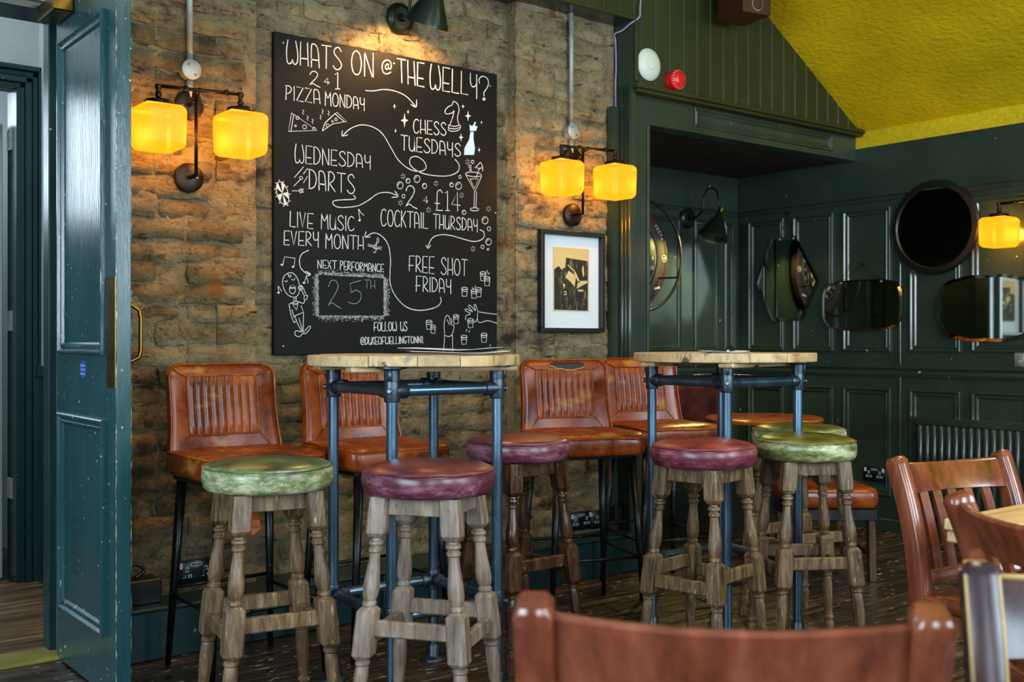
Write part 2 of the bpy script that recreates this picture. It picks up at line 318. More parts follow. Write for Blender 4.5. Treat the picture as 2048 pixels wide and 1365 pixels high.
def autosmooth(o, deg=35):
    me = o.data; me.polygons.foreach_set('use_smooth', [True]*len(me.polygons))
    bm = bmesh.new(); bm.from_mesh(me); c = math.radians(deg)
    for e in bm.edges:
        if len(e.link_faces) == 2 and e.calc_face_angle(0) > c: e.smooth = False
    bm.to_mesh(me); bm.free(); return o
def tag(o, label=None, cat=None, group=None, kind=None):
    if label: o['label'] = label
    if cat: o['category'] = cat
    if group: o['group'] = group
    if kind: o['kind'] = kind
    return o
def thing(name, label, cat, loc=(0, 0, 0), rz=0, group=None):
    o = bpy.data.objects.new(name, None); C.objects.link(o); o.empty_display_size = .1
    o.location = loc; o.rotation_euler = (0, 0, rz); tag(o, label, cat, group); return o
def struct(o): o['kind'] = 'structure'; return o
def struct_empty(name): o = bpy.data.objects.new(name, None); C.objects.link(o); return struct(o)
def dup(root, loc, rz, label):
    r = root.copy(); C.objects.link(r); r.location = loc; r.rotation_euler = (0, 0, rz); r['label'] = label
    def kids(a, b):
        for ch in [x for x in bpy.data.objects if x.parent == a]:
            c = ch.copy(); C.objects.link(c); c.parent = b; kids(ch, c)
    kids(root, r); return r
def subtree(r):
    out = []
    for ch in [x for x in bpy.data.objects if x.parent == r]: out += [ch]+subtree(ch)
    return out
def cam_xy(lat, dep):      # metres right of / ahead of the spot where the photographer stood -> room coordinates
    return (dep*CS + lat*SN, dep*SN - lat*CS)
# ------------------------------------------------------------------ the room shell
XR = 5.45          # right-hand wall
YB = 4.547         # back of the alcove
YP, YR = 3.76, 3.82  # brick piers / brick recess
YT, YH = 3.64, 3.67  # boarded gable / header beam

# floor: boards laid along the wall
fl_ = struct(G().box((-3, -3, -.06), (6.2, 5.2, -.022)).obj('floor', M['charcoal']))
random.seed(3)
pm = []
def plank_mesh(L, W, bevel=.003, T=.02):
    g = G(); x0, x1 = -L/2, L/2; y0, y1 = -W/2, W/2
    g.v = [(x0,y0,-T),(x1,y0,-T),(x1,y1,-T),(x0,y1,-T),(x0,y0,-bevel),(x1,y0,-bevel),(x1,y1,-bevel),(x0,y1,-bevel),
           (x0+bevel,y0+bevel,0),(x1-bevel,y0+bevel,0),(x1-bevel,y1-bevel,0),(x0+bevel,y1-bevel,0)]
    g.f = [(0,3,2,1),(8,9,10,11)]+[(i,(i+1)%4,(i+1)%4+4,i+4) for i in range(4)]+[(i+4,(i+1)%4+4,(i+1)%4+8,i+8) for i in range(4)]; g.m = [0]*len(g.f)
    return g.mesh('plank')
W = .118
for L in (1.5, 2.0, 2.4, 1.1): pm.append((L, plank_mesh(L-.003, W-.003)))
for m_ in pm: m_[1].materials.append(M['floor'])
r = 0; y = .9
while y < 4.75:
    x = -.6 + random.uniform(-1.2, 0)
    while x < 6.1:
        L, me = random.choice(pm)
        if not (x+L < .35*y-.5):
            o = link('plank', me, None, fl_, loc=(x+L/2, y, random.uniform(-.0015, .001)), rot=(random.uniform(-.006, .006), 0, 0))
            if x+L > 6.15: pass
        x += L
    y += W
# lobby floor beyond the doorway
lf = struct(G().box((-1.8, 3.95, -.02), (1.6, 7.2, -.0015)).obj('floor_lobby', M['lobby_floor']))
lp = plank_mesh(1.45, .125); lp.materials.append(M['lobby_floor'])
for i in range(9):
    for k in range(2):
        link('plank', lp, None, lf, loc=(.6-1.45*k+random.uniform(-.0, .0), 4.03+i*.128, .008+random.uniform(-.001, .001)))
struct(G().box((.2, 3.80, -.002), (1.07, 3.955, .012), .004).obj('trim_1', mat('brass_threshold_paint', ['#6b6428', '#8c8438'], rough=(.3, .4))))

# brick wall
def rough_sheet(x0, x1, z0, z1, y, step=.022, amp=.012, seed=0):
    g = G(); nx = max(2, int((x1-x0)/step)); nz = max(2, int((z1-z0)/step)); vs = []
    for k in range(nz+1):
        for i in range(nx+1):
            X = x0+(x1-x0)*i/nx; Z = z0+(z1-z0)*k/nz
            d = noise.fractal(Vector((X*9+seed, Z*11, seed)), 1, 2, 4)*amp
            vs.append((X, y-d, Z))
    fs = [(k*(nx+1)+i, k*(nx+1)+i+1, (k+1)*(nx+1)+i+1, (k+1)*(nx+1)+i) for k in range(nz) for i in range(nx)]
    g.add(vs, fs); return g
def brick_mesh(L, H, D, seed, mt='brick'):
    rnd = random.Random(seed); g = G(); nx, nz = 5, 2; vs = []; fs = []
    def rim(i, k): return i in (0, nx) or k in (0, nz)
    for k in range(nz+1):
        for i in range(nx+1):
            X = -L/2+L*i/nx; Z = -H/2+H*k/nz; c = rim(i, k)
            X += rnd.uniform(-.007, .007); Z += rnd.uniform(-.006, .006)
            vs.append((X, (.0030 if c else 0)+rnd.uniform(-.0050, .0050), Z))
    fs = [(k*(nx+1)+i, k*(nx+1)+i+1, (k+1)*(nx+1)+i+1, (k+1)*(nx+1)+i) for k in range(nz) for i in range(nx)]
    loop = [i for i in range(nx+1)]+[k*(nx+1)+nx for k in range(1, nz+1)]+[nz*(nx+1)+i for i in range(nx-1, -1, -1)]+[k*(nx+1) for k in range(nz-1, 0, -1)]
    b0 = len(vs)
    for v in loop: q = vs[v]; vs.append((q[0]*1.0, D, q[2]))
    n = len(loop); fs += [(loop[(i+1) % n], loop[i], b0+i, b0+(i+1) % n) for i in range(n)]
    g.add(vs, fs); me = g.mesh('brick'); me.materials.append(M[mt]); me.polygons.foreach_set('use_smooth', [True]*(nx*nz)+[False]*(len(me.polygons)-nx*nz)); return me
BR = {k: [brick_mesh(k, .064, .03, s*31+int(k*1000)) for s in range(9)] for k in (.213, .100, .155)}
BP = {k: [brick_mesh(k, .064, .03, s*31+int(k*1000), 'brick_pale') for s in range(9)] for k in (.213, .100, .155)}
def lay(parent, x0, x1, z0, z1, yface, skip=None, seed=0, BR=BR):
    rnd = random.Random(seed); z = z0; row = 0
    while z < z1:
        x = x0 - (0 if row % 2 == 0 else .112) + rnd.uniform(-.01, .01)
        while x < x1-.03:
            k = .213 if rnd.random() > .28 else .100
            if x + k > x1+.006: k = .155 if x+.155 < x1+.01 else .100
            if x+k > x1+.01: break
            if x > x0-.02:
                cx, cz = x+k/2, z+.0325
                if not (skip and skip(cx-k/2, cx+k/2, cz-.032, cz+.032)) and rnd.random() > .05:
                    link('brick', rnd.choice(BR[k]), None, parent, loc=(cx, yface+rnd.uniform(-.004, .005), cz+rnd.uniform(-.003, .003)),
                         rot=(rnd.uniform(-.03, .03), rnd.uniform(-.02, .02), rnd.uniform(-.025, .025) + (PI if False else 0)))
            x += k+.010
        z += .0755; row += 1
def pier(name, x0, x1, z0, z1, y, seed, yb=3.95):
    g = rough_sheet(x0, x1, z0, z1, y+.003, seed=seed)
    g.box((x0, y+.012, z0), (x1, yb, z1))
    o = struct(g.obj(name, M['mortar'], smooth=False)); return o
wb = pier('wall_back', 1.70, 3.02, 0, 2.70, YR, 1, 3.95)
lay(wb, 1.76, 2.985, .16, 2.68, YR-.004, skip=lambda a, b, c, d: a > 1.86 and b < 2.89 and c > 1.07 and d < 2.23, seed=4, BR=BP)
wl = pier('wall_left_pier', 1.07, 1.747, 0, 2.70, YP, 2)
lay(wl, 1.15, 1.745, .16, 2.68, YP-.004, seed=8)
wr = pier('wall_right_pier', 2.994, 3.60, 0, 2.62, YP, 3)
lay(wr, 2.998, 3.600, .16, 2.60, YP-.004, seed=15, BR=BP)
struct(G().box((-3, 3.78, 2.215), (1.12, 3.95, 3.4)).box((1.05, 3.80, 2.70), (3.7, 3.95, 3.4)).obj('wall_back_upper', M['white']))
struct(G().box((-3, 3.80, 0), (.2, 3.95, 2.215)).obj('wall_back_left', M['white']))
# painted boxing along the foot of the brick wall
g = G().box((1.09, 3.60, 0), (3.64, 3.83, .165), .004)
struct(g.obj('baseboard_back', M['teal_dark']))
struct(G().box((1.09, 3.592, .165), (3.66, 3.83, .178), .004).obj('trim_2', M['teal_dark']))
struct(G().box((2.20, 3.585, 0), (2.235, 3.60, .165), .002).obj('trim_3', M['teal_dark']))

# ---- boarded gable above
def slope_z(x): return 2.300 + .614*(5.435-x)
gw = struct(G().prism([(.4, 2.612), (3.612, 2.612), (3.612, 2.300), (5.435, 2.300), (5.435, 2.31), (2.9, slope_z(2.9)), (.4, slope_z(2.9))], YT+.012, YT+.05).obj('wall_gable', M['green_warm']))
BW = .0985; x = 5.432
def board(x0, x1, z0, zt):
    g = G(); b = .006; y = YT; yb = YT+.014
    pr = [(x0, yb), (x0, y+.005), (x0+b, y), (x1-b, y), (x1, y+.005), (x1, yb)]
    n = len(pr); vs = [(px, py, z0) for px, py in pr]+[(px, py, zt(px)) for px, py in pr]
    g.add(vs, [tuple(range(n)), tuple(range(n, 2*n))[::-1]]+[(i, (i+1) % n, (i+1) % n+n, i+n) for i in range(n)])
    return g.obj('board', M['green_warm'], gw)
while x > 1.0:
    x0 = max(x-BW+.0012, 3.612 if x > 3.612 and x-BW < 3.612 else -9)
    board(x0, x, 2.300 if x > 3.62 else 2.612, lambda q: min(slope_z(max(q, 2.9)), 3.9))
    x = x0-.0012
# soffit and return of the boarded box
struct(G().box((.4, YT-.004, 2.600), (3.612, 3.80, 2.613)).box((3.604, YT+.002, 2.300), (3.614, YP+.02, 2.604)).obj('trim_4', M['green']))
g = G().box((.4, YT-.014, 2.598), (3.632, YT+.0, 2.620), .003).box((3.610, YT-.014, 2.31), (3.632, YT, 2.60), .003)
struct(g.obj('trim_5', M['green_warm']))
# ledge under the boards
g = G().box((3.604, YT-.035, 2.278), (5.455, YT+.03, 2.300), .004).box((3.62, YT-.02, 2.262), (5.455, YT+.03, 2.280), .004)
struct(g.obj('trim_6', M['green_warm']))
# header beam, its sunk panel, and the left-hand post
hb = struct(G().box((3.63, YH, 2.125), (XR, YH+.09, 2.28)).obj('beam', M['green']))
def frame_mould(x0, x1, z0, z1, y, w=.03, d=.014, name='panel_moulding', mt=None, parent=None, axis='y', inward=-1):
    """stepped, mitred moulding round a panel; axis y: lies in the plane Y=y and stands out towards -Y; axis x: plane X=y, towards -X"""
    prof = [(0, 0), (.02, .8), (.10, 1), (.24, 1), (.40, .35), (.48, .35), (.58, .62), (.72, .52), (.86, -.02), (1, -.05)]
    g = G(); rings = []
    for t, h in prof:
        a = t*w; q = h*d
        rings.append([(x0+a, z0+a, q), (x1-a, z0+a, q), (x1-a, z1-a, q), (x0+a, z1-a, q)])
    vs = []; fs = []
    for rg in rings:
        for (u, z, q) in rg: vs.append((u, y-q, z) if axis == 'y' else (y-q, u, z))
    for i in range(len(rings)-1):
        for j in range(4): fs.append((i*4+j, i*4+(j+1) % 4, (i+1)*4+(j+1) % 4, (i+1)*4+j))
    g.add(vs, fs); return g.obj(name, mt, parent)
o = frame_mould(4.061, 5.215, 2.158, 2.252, YH, .032, .012, mt=M['green'], parent=hb)
frame_mould(4.095, 5.181, 2.180, 2.230, YH, .012, .006, mt=M['green'], parent=hb)
G().box((3.75, YH-.008, 2.125), (5.45, YH+.002, 2.142), .003).obj('bead', M['green'], hb)
pp = struct(G().box((3.628, YH, 0), (3.745, YH+.09, 2.125)).obj('post', M['green']))
G().box((3.727, YH-.01, 0), (3.745, YH+.002, 2.13), .004).obj('bead', M['green'], pp)
G().box((3.628, YH-.012, 0), (3.645, YH+.002, 2.26), .004).obj('bead', M['green'], pp)
# fluted casing on the return of the brick pier
cs_ = struct(G().box((3.600, 3.645, .0), (3.630, 3.80, 2.30)).obj('casing', M['green']))
for i, (yy, rr_) in enumerate(((3.655, .010), (3.680, .008), (3.705, .011), (3.735, .008), (3.755, .006))):
    G().tube([(3.600, yy, .0), (3.600, yy, 2.298)], rr_, 10).obj('flute', M['green'], cs_, smooth=True)

# ---- alcove
struct(G().box((3.60, YH+.05, 2.130), (XR, YB+.05, 2.20)).obj('ceiling_alcove', M['ceil_dark']))
struct(G().box((3.55, YH+.05, 0), (3.62, YB+.05, 2.2)).obj('wall_alcove_left', M['green']))
wa = struct(G().box((3.55, YB, 0), (XR+.05, YB+.08, 2.2)).obj('wall_alcove', M['green']))
wr2 = struct(G().box((XR, -2.6, 0), (XR+.08, YB+.05, 2.197)).obj('wall_right', M['green']))
struct(G().box((XR, -2.6, 2.197), (XR+.08, YT+.1, 2.36)).obj('wall_right_upper', M['yellow']))
# rails
def rail(parent, a, b, z0, z1, d, plane, at):
    g = G()
    prof = [(0, z0), (d*.35, z0), (d*.55, z0+(z1-z0)*.25), (d*.5, z0+(z1-z0)*.5), (d, z0+(z1-z0)*.75), (d, z1), (0, z1)]
    n = len(prof); vs = []
    for t in (a, b):
        for q, z in prof: vs.append((t, at-q, z) if plane == 'y' else (at-q, t, z))
    g.add(vs, [tuple(range(n)), tuple(range(n, 2*n))[::-1]]+[(i, (i+1) % n, (i+1) % n+n, i+n) for i in range(n)])
    return g.obj('rail', M['green'], parent)
for z0, z1, d in ((1.880, 1.915, .03), (.880, .945, .028)):
    rail(wa, 3.62, XR, z0, z1, d, 'y', YB); rail(wr2, -1.0, YB, z0, z1, d, 'x', XR)
for z0, z1 in ((1.02, 1.842), (.20, .812)):
    for a, b in ((4.175, 4.455), (3.818, 4.108), (3.438, 3.752), (3.022, 3.322), (2.645, 2.962), (2.27, 2.58), (1.89, 2.20), (1.51, 1.82), (1.13, 1.44)):
        frame_mould(a, b, z0, z1, XR, .045, .016, mt=M['green'], parent=wr2, axis='x')
    for a, b in ((5.31, 5.42), (5.03, 5.26), (4.56, 4.915), (4.12, 4.48), (3.68, 4.04)):
        frame_mould(a, b, z0, z1, YB, .04, .016, mt=M['green'], parent=wa)
for z0, z1 in ((.0, .88), (.945, 1.88)):
    G().box((XR-.007, 3.377, z0), (XR+.01, 3.395, z1), .003).obj('batten', M['green'], wr2)
    G().box((XR-.007, 1.857, z0), (XR+.01, 1.875, z1), .003).obj('batten', M['green'], wr2)
G().box((XR-.012, -1.0, 0), (XR+.01, YB, .07), .003).obj('skirting', M['green'], wr2)
G().box((3.62, YB-.012, 0), (XR, YB+.01, .07), .003).obj('skirting', M['green'], wa)

# ---- sloping yellow ceiling and the rest of the shell
g = G(); sz = slope_z
vs = [(5.50, -2.7, sz(5.50)), (2.9, -2.7, sz(2.9)), (2.9, YT+.012, sz(2.9)), (5.50, YT+.012, sz(5.50))]
nx, ny = 40, 70; V = []
for j in range(ny+1):
    for i in range(nx+1):
        X = 2.9+2.6*i/nx; Y = -2.7+(YT+.014+2.7)*j/ny
        V.append((X, Y, sz(X)+noise.noise(Vector((X*7, Y*7, 2)))*.005))
g.add(V, [(j*(nx+1)+i, j*(nx+1)+i+1, (j+1)*(nx+1)+i+1, (j+1)*(nx+1)+i) for j in range(ny) for i in range(nx)])
struct(g.obj('ceiling', M['yellow'], smooth=True))
struct(G().box((-.2, -2.7, sz(2.9)), (2.95, YT+.1, sz(2.9)+.05)).obj('ceiling_flat', M['white']))
g = G().prism([(-.2, sz(2.9)), (-2.7, 2.5), (-2.7, 2.56), (-.2, sz(2.9)+.06)], -2.7, 3.8)
struct(g.obj('ceiling_left', M['white']))
# street wall with its windows, left wall with its window
def wall_with_openings(name, along, at, a0, a1, z1, ops, th, mt):
    g = G(); cur = a0
    def bx(p, q, za, zb):
        if along == 'x': g.box((p, at, za), (q, at-th, zb))
        else: g.box((at, p, za), (at-th, q, zb))
    for p, q, za, zb in ops:
        bx(cur, p, 0, z1); bx(p, q, 0, za); bx(p, q, zb, z1); cur = q
    bx(cur, a1, 0, z1); return struct(g.obj(name, mt))
wops = [(x-.65, x+.65, 1.0, 3.0) for x in (-1.1, 1.6, 4.2)]
wall_with_openings('wall_front', 'x', -2.5, -2.6, 5.5, 3.95, wops, .12, M['green_warm'])
wall_with_openings('wall_left', 'y', -2.5, -2.6, 3.8, 2.6, [(-.6, 2.4, .9, 2.4)], .12, M['green_warm'])
for i, (p, q, za, zb) in enumerate(wops):
    wn = struct_empty('window_%d' % (i+1)); n_ = 3
    g = G().box((p, -2.54, za), (q, -2.50, za+.07)).box((p, -2.54, zb-.07), (q, -2.50, zb)).box((p, -2.54, za), (p+.07, -2.50, zb)).box((q-.07, -2.54, za), (q, -2.50, zb))
    g.box((p, -2.54, 2.2), (q, -2.50, 2.25)).box(((p+q)/2-.02, -2.54, za), ((p+q)/2+.02, -2.50, zb)); g.obj('window_frame', M['green_warm'], wn)
wn = struct_empty('window_4')
G().box((-2.54, -.6, .9), (-2.5, 2.4, .97)).box((-2.54, -.6, 2.33), (-2.5, 2.4, 2.4)).box((-2.54, .88, .9), (-2.5, .92, 2.4)).box((-2.54, -.6, .9), (-2.5, -.53, 2.4)).box((-2.54, 2.33, .9), (-2.5, 2.4, 2.4)).obj('window_frame', M['green_warm'], wn)

# ---- doorway and lobby (left)
struct(G().box((1.045, 3.90, 0), (1.12, 3.97, 2.215), .004).box((.1, 3.795, 2.185), (1.12, 3.955, 2.225), .004).obj('door_frame', M['teal_dark']))
lw = struct(G().box((1.325, 3.95, 0), (1.40, 5.1, 3.2)).obj('wall_lobby_right', M['white']))
G().box((1.312, 3.96, 0), (1.33, 5.1, .92)).box((1.300, 3.96, .92), (1.33, 5.1, .97), .004).obj('dado', M['teal_dark'], lw)
wops = []
g = G().box((-1.9, 5.1, 2.20), (1.4, 5.2, 3.2)).box((1.245, 5.1, 0), (1.4, 5.2, 2.2)).box((-1.9, 5.1, 0), (.35, 5.2, 2.2))
struct(g.obj('wall_lobby_back', M['white']))
g = G()
for (a, b, d) in ((1.238, 1.262, .02), (1.262, 1.290, .032), (1.290, 1.316, .024), (1.316, 1.338, .042)):
    g.box((a, 5.1-d, 0), (b, 5.12, 2.20+(b-1.24)), .004)
    g.box((.3, 5.1-d, 2.20+(a-1.238)), (b, 5.12, 2.20+(b-1.238)), .004)
struct(g.obj('trim_7', M['teal_dark']))
struct(G().box((1.226, 5.08, 0), (1.246, 5.24, 2.2), .003).obj('trim_8', M['teal_dark']))
g = G().box((-1.9, 3.95, 3.2), (1.4, 7.2, 3.25)); struct(g.obj('ceiling_lobby', M['white']))
struct(G().box((-1.95, 3.95, 0), (-1.88, 7.2, 3.2)).obj('wall_lobby_left', M['white']))
wn = struct_empty('window_5')
G().box((-.55, 7.14, 1.4), (1.05, 7.19, 1.46)).box((-.55, 7.14, 2.64), (1.05, 7.19, 2.7)).box((-.55, 7.14, 1.4), (-.49, 7.19, 2.7)).box((.99, 7.14, 1.4), (1.05, 7.19, 2.7)).obj('window_frame', M['white'], wn)
struct(G().box((1.4, 5.2, 0), (1.46, 7.2, 3.2)).box((-1.9, 7.2, 0), (1.46, 7.25, 3.2)).obj('wall_lobby_far', M['white']))
# the further door, standing open
d2 = struct_empty('door_2')
G().box((1.165, 5.235, .01), (1.205, 6.0, 2.06), .003).obj('door_leaf', M['white'], d2)
frame_mould(5.27, 5.9, 1.05, 1.95, 1.165, .04, .012, mt=M['teal'], parent=d2, axis='x'); frame_mould(5.27, 5.9, .2, .85, 1.165, .04, .012, mt=M['teal'], parent=d2, axis='x')
for z in (1.98, 1.17, .42):
    h = G().box((1.218, 5.150, z-.045), (1.2275, 5.215, z+.045), .001)
    for q in (-.025, 0, .025): h.lathe([(.004, 0), (.004, .002)], 8, (1.2185, 5.175, z+q), 'x')
    h.obj('hinge', M['galv'], d2)

# ---- the open pub door, edge towards us
d1 = struct_empty('door_1')
XD = 1.05
G().box((XD, 3.214, .008), (XD+.045, 3.822, 2.205), .002).obj('door_leaf', M['teal'], d1)
frame_mould(3.305, 3.772, .186, .842, XD, .045, .016, mt=M['teal'], parent=d1, axis='x')
frame_mould(3.305, 3.772, 1.037, 2.083, XD, .045, .016, mt=M['teal'], parent=d1, axis='x')
G().box((XD-.003, 3.2135, .94), (XD+.001, 3.292, 1.272), .001).obj('push_plate', M['brass'], d1)
hp = [(XD+.045, 3.30, 1.19), (XD+.075, 3.30, 1.19), (XD+.098, 3.30, 1.175), (XD+.103, 3.30, 1.15), (XD+.103, 3.30, 1.05), (XD+.098, 3.30, 1.03), (XD+.075, 3.30, 1.018), (XD+.045, 3.30, 1.018)]
G().tube(hp, .0065, 12).obj('pull_handle', M['brass'], d1, smooth=True)
c = G().box((XD-.068, 3.62, 2.148), (XD-.002, 3.80, 2.20), .004); cl = c.obj('door_closer', M['brass'], d1)
G().tube([(XD-.035, 3.66, 2.19), (XD-.035, 3.66, 2.235)], .018, 16).box((XD-.05, 3.3, 2.21), (XD-.022, 3.68, 2.222), .002).obj('closer_arm', M['brass'], cl)
# round blue sticker with its three lines
st = G(); st.lathe([(.028, 0), (.028, .0006)], 40, (XD, 3.53, .99), 'x'); so = st.obj('sticker', M['blue_st'], d1)
def words(txt, size, loc, rot, mt, parent, name='lettering', align='CENTER', ext=0):
    cu = bpy.data.curves.new('t', 'FONT'); cu.body = txt; cu.size = size; cu.align_x = align; cu.align_y = 'CENTER'; cu.extrude = ext
    tmp = bpy.data.objects.new('t', cu); C.objects.link(tmp); bpy.context.view_layer.update()
    me = bpy.data.meshes.new_from_object(tmp.evaluated_get(bpy.context.evaluated_depsgraph_get())); bpy.data.objects.remove(tmp)
    me.materials.clear(); return link(name, me, mt, parent, loc=loc, rot=rot)
for i, tx in enumerate(('Automatic', 'Fire door', 'keep clear')):
    words(tx, .0125, (XD-.0012, 3.53, 1.003-.0135*i), (PI/2, 0, -PI/2), M['white_pl'], so)

# paint knocked off the arrises of the door and its mouldings
def chips(pts_fn, n, name, seed, w=(.0008, .0035), gapp=.35):
    rnd = random.Random(seed); g = G(); t = 0
    while t < 1:
        L = rnd.uniform(.004, .03); ww = rnd.uniform(*w)
        if rnd.random() > gapp:
            a, b, na = pts_fn(t), pts_fn(min(1, t+L)), Vector(pts_fn(None))
            a, b = Vector(a), Vector(b); m_ = (a+b)/2
            g.add([a, m_+na*ww*rnd.uniform(.4, 1.2)*.9, b, m_-na*ww*.15], [(0, 1, 2, 3)])
        t += L*rnd.uniform(.5, 1.3)
    o = g.obj(name, M['chip'], d1); o['kind'] = 'stuff'; return o
M['chip'] = flat('bare_primer_under_paint', '#a9a894', .6)
YE = 3.214; e_ = .0009
chips(lambda t: (0, 1, 0) if t is None else (XD-e_, YE, .01+2.19*t), 90, 'worn_arris', 1, gapp=.12)
chips(lambda t: (1, 0, 0) if t is None else (XD, YE-e_, .01+2.19*t), 90, 'worn_arris', 2, gapp=.30)
chips(lambda t: (-1, 0, 0) if t is None else (XD+.045, YE-e_, .01+2.19*t), 90, 'worn_arris', 3, w=(.0006, .002), gapp=.5)
for zz in ((.186, .842), (1.037, 2.083)):
    q = .0158
    chips(lambda t: (0, 1, 0) if t is None else (XD-q, 3.3095, zz[0]+(zz[1]-zz[0])*t), 60, 'worn_arris', 5, gapp=.5)
    chips(lambda t: (0, -1, 0) if t is None else (XD-q, 3.7675, zz[0]+(zz[1]-zz[0])*t), 60, 'worn_arris', 6, gapp=.45)
    chips(lambda t: (0, 0, 1) if t is None else (XD-q, 3.31+.455*t, zz[0]+.005), 60, 'worn_arris', 7, gapp=.4)
# ------------------------------------------------------------------ blackboard with its chalk
def seat(px, py):   # a point measured on the board's face, in photograph pixels -> board plane (x along the wall, z up)
    a = (px-1024)/2150.; Z = 3.795/(SN-CS*a); return (Z*(CS+SN*a), CAM_H+(682.5-py)*Z/2150.)
bd = thing('blackboard', 'large black chalkboard of weekly pub events between the brick piers', 'blackboard', (2.376, 3.80, 1.03))
ox, oz = 2.376, 1.03
board_g = G().box((-.539, -.004, -.004), (.539, .016, 1.238), .002); board_g.obj('board_panel', M['chalkboard'], bd)
for (sx, sz_) in ((-.5, .03), (.5, .03), (-.5, 1.2), (.5, 1.18), (0, 1.2), (-.53, .62), (.53, .62)):
    G().lathe([(.004, 0), (.004, .0012), (.002, .002)], 10, (sx, -.004, sz_), 'y').obj('screw', M['galv'], bd)
def catmull(p, n=6):
    if len(p) < 3: return p
    q = [p[0]]+list(p)+[p[-1]]; out = []
    for i in range(1, len(q)-2):
        for k in range(n):
            t = k/n; a, b, c_, d = q[i-1], q[i], q[i+1], q[i+2]
            out.append(tuple(.5*((2*b[j])+(-a[j]+c_[j])*t+(2*a[j]-5*b[j]+4*c_[j]-d[j])*t*t+(-a[j]+3*b[j]-3*c_[j]+d[j])*t**3) for j in (0, 1)))
    out.append(q[-2]); return out
class Chalk:
    def __init__(s, yoff=-.0052): s.g = G(); s.y = yoff
    def line(s, pts, w=.0042):      # pts in board coordinates (x, z)
        P = [Vector((x-ox, 0, z-oz)) for x, z in pts]
        if len(P) < 2: return
        vs = []; n = len(P)
        for i in range(n):
            t = (P[min(i+1, n-1)]-P[max(i-1, 0)])
            if t.length < 1e-7: t = Vector((1, 0, 0))
            t.normalize(); q = Vector((-t.z, 0, t.x))*w*.43*random.uniform(.8, 1.15)
            e = t*(w*.35 if i == n-1 else (-w*.35 if i == 0 else 0))
            for k in (q, -q): v = P[i]+k+e; vs.append((v.x, s.y, v.z))
        s.g.add(vs, [(2*i, 2*i+1, 2*i+3, 2*i+2) for i in range(n-1)])
    def px(s, pts, w=.0042, smooth=True):
        if smooth: pts = catmull(pts)
        s.line([seat(*p) for p in pts], w)
    def blob(s, poly):
        s.g.add([(x-ox, s.y, z-oz) for x, z in (seat(*p) for p in poly)], [tuple(range(len(poly)))])
    def dot(s, p, r=1.2, n=6):
        s.blob([(p[0]+r*math.cos(2*PI*k/n), p[1]+r*math.sin(2*PI*k/n)) for k in range(n)])
    def ell(s, cx, cy, rx, ry, w=.0036, n=22, a0=0, a1=2*PI, rot=0):
        pts = []
        for k in range(n+1):
            a = a0+(a1-a0)*k/n; x, y_ = rx*math.cos(a), ry*math.sin(a)
            pts.append((cx+x*math.cos(rot)-y_*math.sin(rot), cy+x*math.sin(rot)+y_*math.cos(rot)))
        s.line([seat(*p) for p in pts], w)
    def done(s, name, mt):
        if s.g.v: s.o = s.g.obj(name, mt, bd); s.g = G()
        return getattr(s, 'o', None)
